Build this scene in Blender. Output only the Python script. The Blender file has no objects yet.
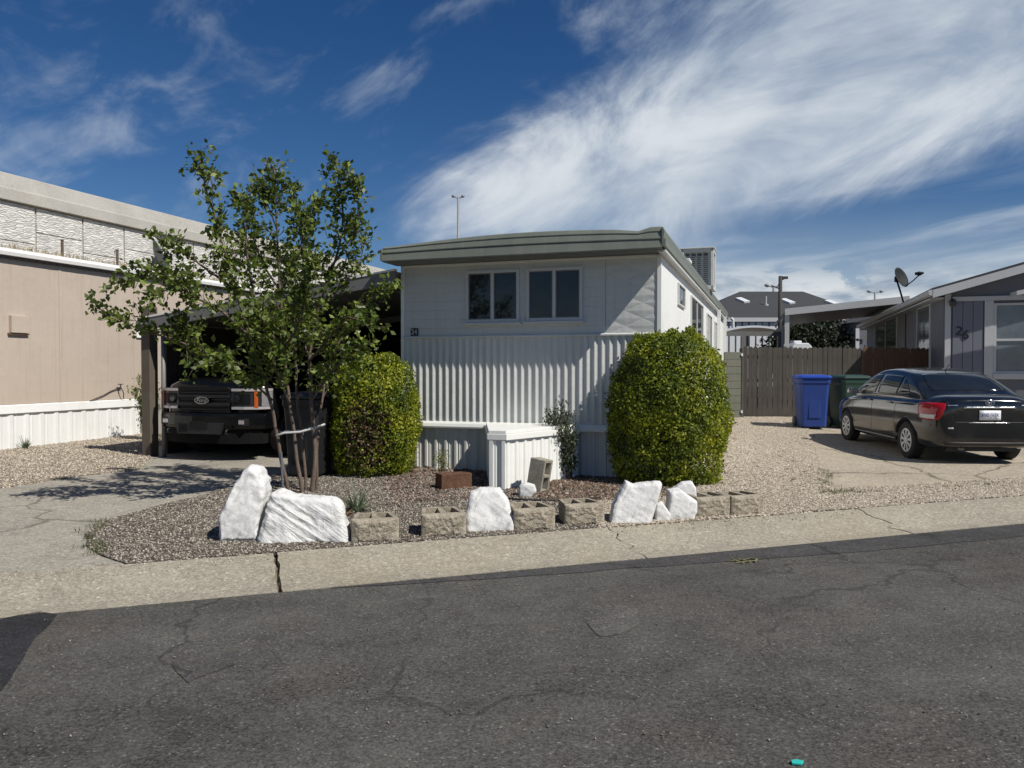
import bpy, bmesh, math, random
import numpy as np
from mathutils import Vector, Matrix, noise
from mathutils.bvhtree import BVHTree
R = math.radians
random.seed(7); rng = np.random.default_rng(7)
S = bpy.context.scene
COL = S.collection

# ------------------------------------------------------------------ camera and measuring helpers
FL = 770.0; PITCH = R(1.19); CAMZ = 1.6
cd = bpy.data.cameras.new('camera'); cam = bpy.data.objects.new('camera', cd); COL.objects.link(cam)
cam.location = (0, 0, CAMZ); cam.rotation_euler = (R(90) - PITCH, 0, 0)
cd.sensor_width = 36; cd.lens = 36 * FL / 1024; cd.clip_start = 0.05; cd.clip_end = 3000
S.camera = cam
EYE = Vector((0, 0, CAMZ))

def ray(px, py):
    u = (px - 512) / FL; v = (384 - py) / FL
    return Vector((u, math.cos(PITCH) + v * math.sin(PITCH), -math.sin(PITCH) + v * math.cos(PITCH)))
def at(px, py, Y):
    d = ray(px, py); return EYE + d * (Y / d.y)
# the street runs along RD; q is the distance from the camera across it
RA = R(19.3); RD = Vector((math.cos(RA), math.sin(RA), 0)); RN = Vector((-math.sin(RA), math.cos(RA), 0))
QP = [(-60, 0), (5.7, 0), (5.86, .004), (6.02, .035), (6.2, .085), (6.4, .12), (9, .14), (10.5, .145), (12, .15), (14, .16), (16, .18), (22, .24), (40, .35), (400, 1.0)]
EX = [(9, 0), (10.5, .01), (14, .10), (16, .15), (40, .2)]      # how much higher the right-hand lots lie
def gq(q):
    for (a, za), (b, zb) in zip(QP, QP[1:]):
        if q <= b: return za + (zb - za) * (q - a) / (b - a)
    return QP[-1][1]
def gsq(s_, q):
    t = min(1, max(0, (s_ + 1) / 6)); w = t * t * (3 - 2 * t); e = 0 if q <= 9 else .2
    for (a, za), (b, zb) in zip(EX, EX[1:]):
        if a < q <= b: e = za + (zb - za) * (q - a) / (b - a)
    return gq(q) + w * e
def gz(x, y): return gsq(math.cos(RA) * x + math.sin(RA) * y, -math.sin(RA) * x + math.cos(RA) * y)
def ground(px, py, off=0.0):
    d = ray(px, py); z = .15
    for _ in range(12):
        t = (z - CAMZ) / d.z; p = EYE + d * t
        z = .5 * z + .5 * (gz(p.x, p.y) + off)
    return Vector((p.x, p.y, gz(p.x, p.y) + off))
class Frame:
    """A house's own axes: x along its front, y away from the street, z up."""
    def __init__(s, o, rot): s.o = Vector(o); s.rot = rot; s.m = Matrix.Translation(s.o) @ Matrix.Rotation(rot, 4, 'Z'); s.i = s.m.inverted()
    def front(s, px, py, y=0.0):
        a = s.i @ EYE; b = s.i @ (EYE + ray(px, py)); d = b - a; t = (y - a.y) / d.y; p = a + d * t; return p.x, p.z
    def side(s, px, py, x=0.0):
        a = s.i @ EYE; b = s.i @ (EYE + ray(px, py)); d = b - a; t = (x - a.x) / d.x; p = a + d * t; return p.y, p.z

# ------------------------------------------------------------------ node helper
class X:
    def __init__(s, nt, sock): s.nt = nt; s.s = sock
    def _m(s, op, *o, clamp=False):
        n = s.nt.nodes.new('ShaderNodeMath'); n.operation = op; n.use_clamp = clamp
        for i, v in enumerate((s,) + o):
            if isinstance(v, X): s.nt.links.new(v.s, n.inputs[i])
            else: n.inputs[i].default_value = v
        return X(s.nt, n.outputs[0])
    def __add__(s, o): return s._m('ADD', o)
    def __radd__(s, o): return s._m('ADD', o)
    def __sub__(s, o): return s._m('SUBTRACT', o)
    def __rsub__(s, o): return (s * -1) + o
    def __mul__(s, o): return s._m('MULTIPLY', o)
    def __rmul__(s, o): return s._m('MULTIPLY', o)
    def __truediv__(s, o): return s._m('DIVIDE', o)
    def mn(s, o): return s._m('MINIMUM', o)
    def mx(s, o): return s._m('MAXIMUM', o)
    def pw(s, o): return s._m('POWER', o)
    def ab(s): return s._m('ABSOLUTE')
    def clamp(s): return s._m('ADD', 0.0, clamp=True)
    def ss(s, a, b):
        n = s.nt.nodes.new('ShaderNodeMapRange'); n.interpolation_type = 'SMOOTHSTEP'
        s.nt.links.new(s.s, n.inputs['Value']); n.inputs['From Min'].default_value = a; n.inputs['From Max'].default_value = b
        if a > b:
            n.inputs['From Min'].default_value = b; n.inputs['From Max'].default_value = a
            n.inputs['To Min'].default_value = 1; n.inputs['To Max'].default_value = 0
        return X(s.nt, n.outputs['Result'])
def nd(nt, kind, **kw):
    n = nt.nodes.new(kind)
    for k, v in kw.items():
        if hasattr(n, k): setattr(n, k, v)
    return n
def coords(nt, which='Object'): return nd(nt, 'ShaderNodeTexCoord').outputs[which]
def scaled(nt, vec, s, rot=(0, 0, 0), loc=(0, 0, 0)):
    if any(rot):
        r = nd(nt, 'ShaderNodeMapping'); nt.links.new(vec, r.inputs[0]); r.inputs['Rotation'].default_value = rot; vec = r.outputs[0]; rot = (0, 0, 0)
    n = nd(nt, 'ShaderNodeMapping'); nt.links.new(vec, n.inputs[0])
    n.inputs['Scale'].default_value = s if hasattr(s, '__len__') else (s, s, s); n.inputs['Rotation'].default_value = rot; n.inputs['Location'].default_value = loc
    return n.outputs[0]
def nz(nt, vec, scale, detail=4, rough=.55, dist=0):
    n = nd(nt, 'ShaderNodeTexNoise'); nt.links.new(vec, n.inputs['Vector']); n.inputs['Scale'].default_value = scale
    n.inputs['Detail'].default_value = detail; n.inputs['Roughness'].default_value = rough; n.inputs['Distortion'].default_value = dist
    return X(nt, n.outputs['Fac'])
def vor(nt, vec, scale, feature='F1', out='Distance', rnd=1.0):
    n = nd(nt, 'ShaderNodeTexVoronoi', feature=feature); nt.links.new(vec, n.inputs['Vector']); n.inputs['Scale'].default_value = scale
    n.inputs['Randomness'].default_value = rnd
    return n.outputs[out]
def mix(nt, f, a, b):
    n = nd(nt, 'ShaderNodeMix', data_type='RGBA')
    for i, v in ((0, f), (6, a), (7, b)):
        if isinstance(v, X): nt.links.new(v.s, n.inputs[i])
        elif hasattr(v, 'node'): nt.links.new(v, n.inputs[i])
        elif i == 0: n.inputs[0].default_value = v
        else: n.inputs[i].default_value = (*v, 1) if len(v) == 3 else v
    return n.outputs[2]
def mulc(nt, c, f):
    n = nd(nt, 'ShaderNodeVectorMath', operation='SCALE')
    if hasattr(c, 'node'): nt.links.new(c, n.inputs[0])
    else: n.inputs[0].default_value = c
    nt.links.new(f.s, n.inputs['Scale']); return n.outputs[0]
def sep(nt, v):
    n = nd(nt, 'ShaderNodeSeparateXYZ'); nt.links.new(v, n.inputs[0]); return [X(nt, o) for o in n.outputs]
def newmat(name):
    m = bpy.data.materials.new(name); m.use_nodes = True; nt = m.node_tree; b = nt.nodes['Principled BSDF']
    return m, nt, b
def setb(nt, b, color, rough=.6, metal=0, bump=None, bdist=.01, spec=None):
    if hasattr(color, 'node'): nt.links.new(color, b.inputs['Base Color'])
    else: b.inputs['Base Color'].default_value = (*color, 1)
    if isinstance(rough, X): nt.links.new(rough.s, b.inputs['Roughness'])
    else: b.inputs['Roughness'].default_value = rough
    b.inputs['Metallic'].default_value = metal
    if spec is not None: b.inputs['Specular IOR Level'].default_value = spec
    if bump is not None:
        n = nd(nt, 'ShaderNodeBump'); nt.links.new(bump.s, n.inputs['Height']); n.inputs['Distance'].default_value = bdist
        nt.links.new(n.outputs[0], b.inputs['Normal'])
MATS = {}
def plain(name, color, rough=.55, metal=0, var=.12, vs=1.3, dirt=.0, dirtcol=(.16, .13, .09), streak=0.0, bump=.0, bs=40, spec=None):
    """Paint, metal or plastic with uneven weathering: broad blotches, fine grain and run-down streaks."""
    if name in MATS: return MATS[name]
    m, nt, b = newmat(name); co = coords(nt)
    n1 = nz(nt, co, vs, 5); n2 = nz(nt, co, vs * 14, 4)
    f = (n1 - .5) * (2 * var) + (n2 - .5) * var + 1.0
    c = mulc(nt, color, f)
    if dirt > 0: c = mix(nt, (nz(nt, scaled(nt, co, 1, loc=(3, 7, 1)), vs * 2.2, 7, .65).ss(.52, .78)) * dirt, c, dirtcol)
    if streak > 0: c = mix(nt, (nz(nt, scaled(nt, co, (9, 9, .5)), 1.6, 5, .6).ss(.5, .8)) * streak, c, dirtcol)
    setb(nt, b, c, (n2 - .5) * .2 + rough, metal, nz(nt, co, bs, 3) if bump else None, bump, spec)
    MATS[name] = m; return m

# ------------------------------------------------------------------ mesh helper
def link(o, parent=None):
    COL.objects.link(o)
    if parent is not None: o.parent = parent
    return o
def tag(o, label=None, cat=None, group=None, kind=None):
    if label: o['label'] = label
    if cat: o['category'] = cat
    if group: o['group'] = group
    if kind: o['kind'] = kind
    return o
def empty(name, loc, rz=0, label=None, cat=None, group=None):
    o = bpy.data.objects.new(name, None); o.location = loc; o.rotation_euler = (0, 0, rz); o.empty_display_size = .2
    link(o); return tag(o, label, cat, group)
class MB:
    def __init__(s): s.v = []; s.f = []; s.t = []
    def add(s, vs, fs, tone=0.5):
        n = len(s.v); s.v += [tuple(v) for v in vs]; s.f += [tuple(n + i for i in f) for f in fs]; s.t += [tone] * len(fs); return s
    def box(s, x0, x1, y0, y1, z0, z1, M=None, tone=.5):
        p = [Vector((x, y, z)) for z in (z0, z1) for y in (y0, y1) for x in (x0, x1)]
        if M is not None: p = [M @ q for q in p]
        return s.add(p, [(0, 2, 3, 1), (4, 5, 7, 6), (0, 1, 5, 4), (2, 6, 7, 3), (0, 4, 6, 2), (1, 3, 7, 5)], tone)
    def prism(s, pts, axis, a, b, M=None):
        """pts is an outline in the two other axes, swept from a to b along axis."""
        def mk(p, w):
            q = {'x': (w, p[0], p[1]), 'y': (p[0], w, p[1]), 'z': (p[0], p[1], w)}[axis]
            return (M @ Vector(q)) if M is not None else q
        n = len(pts); vs = [mk(p, a) for p in pts] + [mk(p, b) for p in pts]
        fs = [tuple(range(n))[::-1], tuple(range(n, 2 * n))] + [(i, (i + 1) % n, n + (i + 1) % n, n + i) for i in range(n)]
        return s.add(vs, fs)
    def tube(s, path, rad, n=8, cap=True):
        path = [Vector(p) for p in path]; rings = []
        if not hasattr(rad, '__len__'): rad = [rad] * len(path)
        u = None
        for i, p in enumerate(path):
            t = (path[min(i + 1, len(path) - 1)] - path[max(i - 1, 0)]).normalized()
            if u is None: u = t.orthogonal().normalized()
            u = (u - t * u.dot(t)).normalized(); w = t.cross(u)
            rings.append([p + (u * math.cos(2 * math.pi * k / n) + w * math.sin(2 * math.pi * k / n)) * rad[i] for k in range(n)])
        return s.loft(rings, cap)
    def loft(s, rings, cap=True, closed=True):
        n = len(rings[0]); vs = [v for r in rings for v in r]; fs = []
        for i in range(len(rings) - 1):
            for k in range(n if closed else n - 1):
                k2 = (k + 1) % n; fs.append((i * n + k, i * n + k2, (i + 1) * n + k2, (i + 1) * n + k))
        if cap: fs += [tuple(range(n))[::-1], tuple((len(rings) - 1) * n + k for k in range(n))]
        return s.add(vs, fs)
    def grid(s, fn, nu, nv):
        vs = [fn(i / nu, j / nv) for j in range(nv + 1) for i in range(nu + 1)]
        return s.add(vs, [(j * (nu + 1) + i, j * (nu + 1) + i + 1, (j + 1) * (nu + 1) + i + 1, (j + 1) * (nu + 1) + i) for j in range(nv) for i in range(nu)])
    def build(s, name, mat, parent=None, smooth=False, bevel=0, label=None, fixn=True, seg=2):
        me = bpy.data.meshes.new(name); me.from_pydata(s.v, [], s.f)
        if fixn or bevel:
            bm = bmesh.new(); bm.from_mesh(me)
            if fixn: bmesh.ops.recalc_face_normals(bm, faces=bm.faces)
            bm.to_mesh(me); bm.free()
        me.materials.append(mat)
        if smooth: me.shade_smooth()
        o = link(bpy.data.objects.new(name, me), parent)
        if bevel:
            m = o.modifiers.new('bevel', 'BEVEL'); m.width = bevel; m.segments = seg; m.limit_method = 'ANGLE'; m.angle_limit = R(40)
        if label: o['label'] = label
        return o
def frozen(o):
    """The object's mesh with its modifiers made real."""
    dg = bpy.context.evaluated_depsgraph_get(); dg.update(); ev = o.evaluated_get(dg)
    me = bpy.data.meshes.new_from_object(ev); old = o.data; o.modifiers.clear(); o.data = me; bpy.data.meshes.remove(old); return o
def lathe(mb, prof, M, n=32):
    """prof: list of (radius, axial) turned round local y."""
    rings = []
    for r, a in prof: rings.append([M @ Vector((r * math.cos(2 * math.pi * k / n), a, r * math.sin(2 * math.pi * k / n))) for k in range(n)])
    mb.loft(rings, cap=True)
def text_mesh(name, txt, size, mat, parent, M, extrude=.003, shear=0):
    cu = bpy.data.curves.new(name, 'FONT'); cu.body = txt; cu.size = size; cu.extrude = extrude; cu.align_x = 'CENTER'; cu.align_y = 'CENTER'; cu.shear = shear
    t = bpy.data.objects.new(name + '_tmp', cu); COL.objects.link(t)
    dg = bpy.context.evaluated_depsgraph_get(); me = bpy.data.meshes.new_from_object(t.evaluated_get(dg))
    bpy.data.objects.remove(t); bpy.data.curves.remove(cu)
    me.transform(M); me.materials.clear(); me.materials.append(mat)
    return link(bpy.data.objects.new(name, me), parent)

# ------------------------------------------------------------------ leaves
def leaf_object(name, P, Dv, size, tone, mat, parent, width=.55, out=None):
    """One leaf blade per row of P: a folded four-cornered blade along Dv."""
    n = len(P); P = np.asarray(P, float); Dv = np.asarray(Dv, float); Dv /= np.linalg.norm(Dv, axis=1)[:, None] + 1e-9
    rv = rng.normal(size=(n, 3)) if out is None else np.asarray(out); W = np.cross(Dv, rv); W /= np.linalg.norm(W, axis=1)[:, None] + 1e-9
    N = np.cross(W, Dv); L = np.asarray(size)[:, None]
    a = P; b = P + Dv * L * .5 + W * L * width * .5 + N * L * .12; c = P + Dv * L; d = P + Dv * L * .5 - W * L * width * .5 + N * L * .12
    V = np.stack([a, b, c, d], 1).reshape(-1, 3)
    me = bpy.data.meshes.new(name); me.vertices.add(4 * n); me.vertices.foreach_set('co', V.ravel())
    me.loops.add(4 * n); me.loops.foreach_set('vertex_index', np.arange(4 * n)); me.polygons.add(n)
    me.polygons.foreach_set('loop_start', np.arange(0, 4 * n, 4)); me.polygons.foreach_set('loop_total', np.full(n, 4)); me.update(calc_edges=True)
    at_ = me.attributes.new('tone', 'FLOAT', 'FACE'); at_.data.foreach_set('value', np.asarray(tone, float))
    me.materials.append(mat); me.validate()
    return link(bpy.data.objects.new(name, me), parent)
def leafmat(name, c0, c1, c2=None, rough=.5, trans=.35):
    m, nt, b = newmat(name)
    a = nd(nt, 'ShaderNodeAttribute', attribute_name='tone'); t = X(nt, a.outputs['Fac'])
    c = mix(nt, (t * 2).clamp(), c0, c1)
    if c2: c = mix(nt, (t * 2 - 1).clamp(), c, c2)
    setb(nt, b, c, rough)
    tr = nd(nt, 'ShaderNodeBsdfTranslucent'); nt.links.new(c, tr.inputs[0])
    mx = nd(nt, 'ShaderNodeMixShader'); mx.inputs[0].default_value = trans
    nt.links.new(b.outputs[0], mx.inputs[1]); nt.links.new(tr.outputs[0], mx.inputs[2]); nt.links.new(mx.outputs[0], nt.nodes['Material Output'].inputs[0])
    return m

QFINE = [9.7, 11.2, 13, 15, 17, 19, 20.5, 24, 30]; SFINE = [-1, -.4, .2, .8, 1.4, 2, 2.6, 3.2, 3.8, 4.4, 5]
# ------------------------------------------------------------------ sheets on the terrain
def inpoly(p, poly):
    x, y = p; c = False; n = len(poly)
    for i in range(n):
        x1, y1 = poly[i]; x2, y2 = poly[i - 1]
        if (y1 > y) != (y2 > y) and x < (x2 - x1) * (y - y1) / (y2 - y1) + x1: c = not c
    return c
def wob(poly, step=.25, amp=.04, seed=0):
    out = []
    for i, a in enumerate(poly):
        b = poly[(i + 1) % len(poly)]; a = Vector(a[:2]); b = Vector(b[:2]); L = (b - a).length; k = max(1, int(L / step)); k = min(k, 60)
        for j in range(k):
            p = a.lerp(b, j / k); w = noise.noise_vector(Vector((p.x * 2.3, p.y * 2.3, seed))) * amp + noise.noise_vector(Vector((p.x * 9, p.y * 9, seed))) * amp * .4
            out.append((p.x + w.x, p.y + w.y))
    return out
def sheet(name, poly, off, mat, kind='structure', thick=.03):
    """A slab that follows the terrain, its edge turned down by thick."""
    bm = bmesh.new(); vs = [bm.verts.new((p[0], p[1], 0)) for p in poly]; f = bm.faces.new(vs)
    if f.normal.z < 0 or sum(poly[i - 1][0] * poly[i][1] - poly[i][0] * poly[i - 1][1] for i in range(len(poly))) < 0: bmesh.ops.reverse_faces(bm, faces=bm.faces[:])
    bmesh.ops.triangulate(bm, faces=bm.faces[:])
    for q, _ in QP:
        bmesh.ops.bisect_plane(bm, geom=bm.verts[:] + bm.edges[:] + bm.faces[:], plane_co=RN * q, plane_no=RN)
    if max(RN.dot(Vector((*p, 0))) for p in poly) > 9.1:
        for q in QFINE: bmesh.ops.bisect_plane(bm, geom=bm.verts[:] + bm.edges[:] + bm.faces[:], plane_co=RN * q, plane_no=RN)
        for s_ in SFINE: bmesh.ops.bisect_plane(bm, geom=bm.verts[:] + bm.edges[:] + bm.faces[:], plane_co=RD * s_, plane_no=RD)
        bmesh.ops.triangulate(bm, faces=bm.faces[:])
    ed = [e for e in bm.edges if len(e.link_faces) == 1]
    r = bmesh.ops.extrude_edge_only(bm, edges=ed); low = {v for v in r['geom'] if isinstance(v, bmesh.types.BMVert)}
    for v in bm.verts: v.co.z = gz(v.co.x, v.co.y) + off - (thick if v in low else 0)
    bmesh.ops.recalc_face_normals(bm, faces=bm.faces[:])
    me = bpy.data.meshes.new(name); bm.to_mesh(me); bm.free(); me.materials.append(mat)
    o = link(bpy.data.objects.new(name, me)); tag(o, kind=kind); return o
def pebbles(name, pts, size, tones, mat, parent=None):
    """Low angular stones, one per point."""
    base = np.array([[1, 0, 0], [.3, .95, 0], [-.9, .5, 0], [-.7, -.7, 0], [.5, -.8, 0], [.1, .1, .8], [-.2, 0, -.6]])
    fs = np.array([[0, 1, 5], [1, 2, 5], [2, 3, 5], [3, 4, 5], [4, 0, 5], [1, 0, 6], [2, 1, 6], [3, 2, 6], [4, 3, 6], [0, 4, 6]])
    n = len(pts); V = np.repeat(base[None], n, 0) * rng.uniform(.7, 1.25, (n, 7, 3)); a = rng.uniform(0, 6.283, n); tl = rng.normal(0, .35, n)
    x, y, z = V[..., 0].copy(), V[..., 1].copy(), V[..., 2].copy()
    z2 = z * np.cos(tl)[:, None] - x * np.sin(tl)[:, None]; x = x * np.cos(tl)[:, None] + z * np.sin(tl)[:, None]
    V[..., 0] = x * np.cos(a)[:, None] - y * np.sin(a)[:, None]; V[..., 1] = x * np.sin(a)[:, None] + y * np.cos(a)[:, None]; V[..., 2] = z2
    V = V * np.asarray(size)[:, None, None] + np.asarray(pts)[:, None, :]
    F = (fs[None] + (np.arange(n) * 7)[:, None, None]).reshape(-1)
    me = bpy.data.meshes.new(name); me.vertices.add(7 * n); me.vertices.foreach_set('co', V.ravel())
    me.loops.add(30 * n); me.loops.foreach_set('vertex_index', F); me.polygons.add(10 * n)
    me.polygons.foreach_set('loop_start', np.arange(0, 30 * n, 3)); me.polygons.foreach_set('loop_total', np.full(10 * n, 3)); me.update(calc_edges=True)
    t = me.attributes.new('tone', 'FLOAT', 'FACE'); t.data.foreach_set('value', np.repeat(tones, 10))
    me.materials.append(mat); return link(bpy.data.objects.new(name, me), parent)
def scatter(poly, n, zoff=.0):
    xs = [p[0] for p in poly]; ys = [p[1] for p in poly]; out = []
    while len(out) < n:
        x = random.uniform(min(xs), max(xs)); y = random.uniform(min(ys), max(ys))
        if inpoly((x, y), poly): out.append((x, y, gz(x, y) + zoff))
    return out
# ------------------------------------------------------------------ light, sky
LW = Vector((-.84 * math.cos(R(18.5)) + .28 * math.sin(R(18.5)), .84 * math.sin(R(18.5)) + .28 * math.cos(R(18.5)), -1.0))   # the way light travels
SD = -LW.normalized(); SEL = math.asin(SD.z); SROT = math.atan2(SD.x, SD.y)
sl = bpy.data.lights.new('sun', 'SUN'); so = bpy.data.objects.new('sun', sl); COL.objects.link(so)
sl.energy = 5.0; sl.angle = R(.5); sl.color = (1, .955, .88); so.rotation_euler = LW.to_track_quat('-Z', 'Y').to_euler(); so.location = (10, -8, 14)
W = bpy.data.worlds.new('World'); S.world = W; W.use_nodes = True; nt = W.node_tree; bg = nt.nodes['Background']
sky = nd(nt, 'ShaderNodeTexSky', sky_type='NISHITA'); sky.sun_disc = False; sky.sun_elevation = SEL; sky.sun_rotation = SROT; sky.air_density = 1.0; sky.dust_density = .3; sky.ozone_density = 2.0; sky.altitude = 1300
BGS = .06; bg.inputs[1].default_value = BGS
dirv = coords(nt, 'Generated'); dx, dy, dz = sep(nt, dirv)
yy = dy.mx(.12); U = dx / yy; V = dz / yy; fwd = dy.ss(.1, .35)
tilt = scaled(nt, dirv, (2.8, 2.8, 6.5), rot=(0, R(24), 0))
wisp = nz(nt, tilt, 1.0, 9, .62, .6)
tilt2 = scaled(nt, dirv, (5.0, 5.0, 9.5), rot=(0, R(28), 0), loc=(4.2, 0, 1.7))
wisp2 = nz(nt, tilt2, 1.1, 8, .6, .9)
broad = nz(nt, scaled(nt, dirv, (2.2, 2.2, 4.0), rot=(0, R(20), 0), loc=(1, 2, 3)), 1.2, 5, .5, .3)
w1 = (wisp - .5) * .34 + (wisp2 - .5) * .12
lo = V + w1 * .45 - ((U - .12).mx(0) * .30 + .165)        # above the bank's lower edge
hi = (U * .82 + .33) - V + w1 * 1.3                       # below its upper edge
bank = lo.ss(-.06, .03) * hi.ss(-.06, .16) * (U + w1).ss(-.22, .02) * fwd
bank = bank * ((broad * .5 + wisp * .6).ss(.32, .66) * .62 + .34)
thin = (wisp2 * .55 + wisp * .45 + broad * .25).ss(.60, .82) * .42 * (V.ss(.12, .25)) * ((U * -1).ss(-.15, .1) * .9 + .1)
streak = nz(nt, scaled(nt, dirv, (3.5, 3.5, 30), rot=(0, R(7), 0), loc=(0, 0, 5)), 1.0, 6, .55, .5).ss(.42, .7) * V.ss(.30, .16) * (U + .05).ss(.05, .4) * .55
haze = V.ss(.24, .03) * (U + .15).ss(0, .5) * .66
cu = nz(nt, scaled(nt, dirv, (9, 9, 22), loc=(2.7, 0, .4)), 1.1, 8, .58, .3)
cut = cu + V.ss(.12, .06) * .14
cum = cut.ss(.47, .54) * V.ss(.15, .10) * V.ss(-.02, .02) * .92 * (U + .3).ss(.2, .55)
cov = (1 - (1 - bank) * (1 - thin) * (1 - streak) * (1 - haze))
shade_ = nz(nt, scaled(nt, dirv, (9, 9, 30), loc=(2.7, 0, .52)), 1.1, 6, .55, .3).ss(.38, .64)
hsv = nd(nt, 'ShaderNodeHueSaturation'); nt.links.new(sky.outputs[0], hsv.inputs['Color']); hsv.inputs['Saturation'].default_value = 1.34; hsv.inputs['Value'].default_value = 1.0; hsv.inputs['Hue'].default_value = .508
K = 1 / BGS
ctex = (broad * .45 + wisp * .55).ss(.38, .62)
c = mix(nt, cov.clamp(), hsv.outputs[0], mix(nt, ctex, tuple(K * v for v in (.44, .52, .61)), tuple(K * v for v in (.66, .70, .74))))
cumc = mix(nt, shade_, tuple(K * v for v in (.26, .33, .42)), tuple(K * v for v in (.66, .69, .71)))
c = mix(nt, (cum * fwd).clamp(), c, cumc)
nt.links.new(c, bg.inputs[0])
vs = S.view_settings; vs.view_transform = 'Standard'; vs.look = 'None'; vs.gamma = 1; vs.use_curve_mapping = False; vs.exposure = 0.10

# ------------------------------------------------------------------ ground materials
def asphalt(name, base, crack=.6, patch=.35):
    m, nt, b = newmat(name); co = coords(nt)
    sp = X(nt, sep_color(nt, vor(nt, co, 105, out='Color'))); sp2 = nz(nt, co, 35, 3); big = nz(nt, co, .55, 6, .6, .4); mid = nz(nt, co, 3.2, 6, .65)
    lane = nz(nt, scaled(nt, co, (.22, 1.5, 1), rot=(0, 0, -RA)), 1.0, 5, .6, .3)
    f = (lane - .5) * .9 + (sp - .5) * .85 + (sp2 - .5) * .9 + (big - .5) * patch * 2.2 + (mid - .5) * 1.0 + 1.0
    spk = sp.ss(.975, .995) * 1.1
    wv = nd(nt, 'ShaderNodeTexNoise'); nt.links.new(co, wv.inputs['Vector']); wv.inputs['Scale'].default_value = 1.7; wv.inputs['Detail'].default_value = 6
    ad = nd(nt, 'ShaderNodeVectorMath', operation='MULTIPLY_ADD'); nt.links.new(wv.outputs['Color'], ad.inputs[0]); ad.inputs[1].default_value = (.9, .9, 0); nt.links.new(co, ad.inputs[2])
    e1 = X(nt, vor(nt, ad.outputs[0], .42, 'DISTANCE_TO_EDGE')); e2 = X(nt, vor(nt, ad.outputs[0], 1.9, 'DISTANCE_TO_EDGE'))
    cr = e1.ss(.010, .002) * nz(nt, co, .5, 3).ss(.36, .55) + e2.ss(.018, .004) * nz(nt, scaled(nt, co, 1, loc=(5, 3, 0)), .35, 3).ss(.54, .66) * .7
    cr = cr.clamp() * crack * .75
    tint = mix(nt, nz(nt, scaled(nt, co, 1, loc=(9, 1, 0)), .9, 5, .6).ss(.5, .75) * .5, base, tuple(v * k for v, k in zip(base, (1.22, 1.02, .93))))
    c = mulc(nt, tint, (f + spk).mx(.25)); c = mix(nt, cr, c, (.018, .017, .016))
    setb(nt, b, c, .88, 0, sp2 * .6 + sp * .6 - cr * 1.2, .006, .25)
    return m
def sep_color(nt, s):
    n = nd(nt, 'ShaderNodeSeparateColor'); nt.links.new(s, n.inputs[0]); return n.outputs[0]
def concrete(name, base, amt=.5, stain=.35, crack=0):
    m, nt, b = newmat(name); co = coords(nt)
    sp = X(nt, sep_color(nt, vor(nt, co, 55, out='Color'))); fine = nz(nt, co, 60, 3); mid = nz(nt, co, 5, 6, .65); big = nz(nt, co, .8, 5, .6)
    f = (sp - .5) * amt + (fine - .5) * amt * .8 + (mid - .5) * amt * .9 + (big - .5) * .5 + 1.0 + sp.ss(.96, .99) * .28
    c = mulc(nt, base, f.mx(.3)); st = nz(nt, scaled(nt, co, 1, loc=(2, 8, 0)), 1.6, 7, .7).ss(.58, .74) * stain
    c = mix(nt, st, c, tuple(v * .42 for v in base))
    c = mix(nt, nz(nt, scaled(nt, co, 1, loc=(7, 2, 0)), .7, 5, .6).ss(.5, .8) * .35, c, (base[0] * 1.05, base[1] * .92, base[2] * .74))
    if crack:
        wv = nd(nt, 'ShaderNodeTexNoise'); nt.links.new(co, wv.inputs['Vector']); wv.inputs['Scale'].default_value = 2.1; wv.inputs['Detail'].default_value = 6
        ad = nd(nt, 'ShaderNodeVectorMath', operation='MULTIPLY_ADD'); nt.links.new(wv.outputs['Color'], ad.inputs[0]); ad.inputs[1].default_value = (.6, .6, 0); nt.links.new(co, ad.inputs[2])
        e = X(nt, vor(nt, ad.outputs[0], .33, 'DISTANCE_TO_EDGE')); c = mix(nt, e.ss(.010, .003) * crack, c, (.05, .04, .03))
        c = mix(nt, nz(nt, scaled(nt, co, 1, loc=(1, 5, 0)), 2.6, 7, .7).ss(.56, .66) * .45 * crack, c, tuple(v * .62 for v in base))
    setb(nt, b, c, .9, 0, fine + sp * .5 + mid, .008, .2)
    return m
def gravelmat(name, cols, dark, scale=34):
    m, nt, b = newmat(name); co = coords(nt)
    v = nd(nt, 'ShaderNodeTexVoronoi'); nt.links.new(co, v.inputs['Vector']); v.inputs['Scale'].default_value = scale
    t = X(nt, sep_color(nt, v.outputs['Color'])); d = X(nt, v.outputs['Distance'])
    c = mix(nt, t.ss(.0, .5), cols[0], cols[1]); c = mix(nt, t.ss(.55, 1), c, cols[2]); c = mix(nt, d.ss(.35, .75), c, dark)
    c = mulc(nt, c, (nz(nt, co, 1.1, 5, .6) - .5) * .7 + 1.0)
    setb(nt, b, c, .9, 0, d * -1, .02, .2); return m
def pebmat(name, cols):
    m, nt, b = newmat(name); a = nd(nt, 'ShaderNodeAttribute', attribute_name='tone'); t = X(nt, a.outputs['Fac'])
    c = mix(nt, (t * 2).clamp(), cols[0], cols[1]); c = mix(nt, (t * 2 - 1).clamp(), c, cols[2]); setb(nt, b, c, .85, spec=.25); return m
M_road = asphalt('asphalt', (.075, .072, .065))
M_seal = asphalt('asphalt_sealed', (.056, .054, .053), .8, .2)
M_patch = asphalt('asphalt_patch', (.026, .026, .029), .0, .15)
M_spot = asphalt('asphalt_worn', (.090, .086, .078), .6, .35)
M_spot2 = asphalt('asphalt_oily', (.062, .060, .057), .75, .35)
M_kerb = concrete('concrete_kerb', (.30, .272, .215), .42, .3)
M_drive = concrete('concrete_drive', (.31, .288, .242), .5, .5, .5)
M_drive2 = concrete('concrete_tan', (.36, .315, .245), .5, .5, .6)
GC = [(.062, .052, .042), (.19, .165, .132), (.52, .47, .40)]
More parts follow.
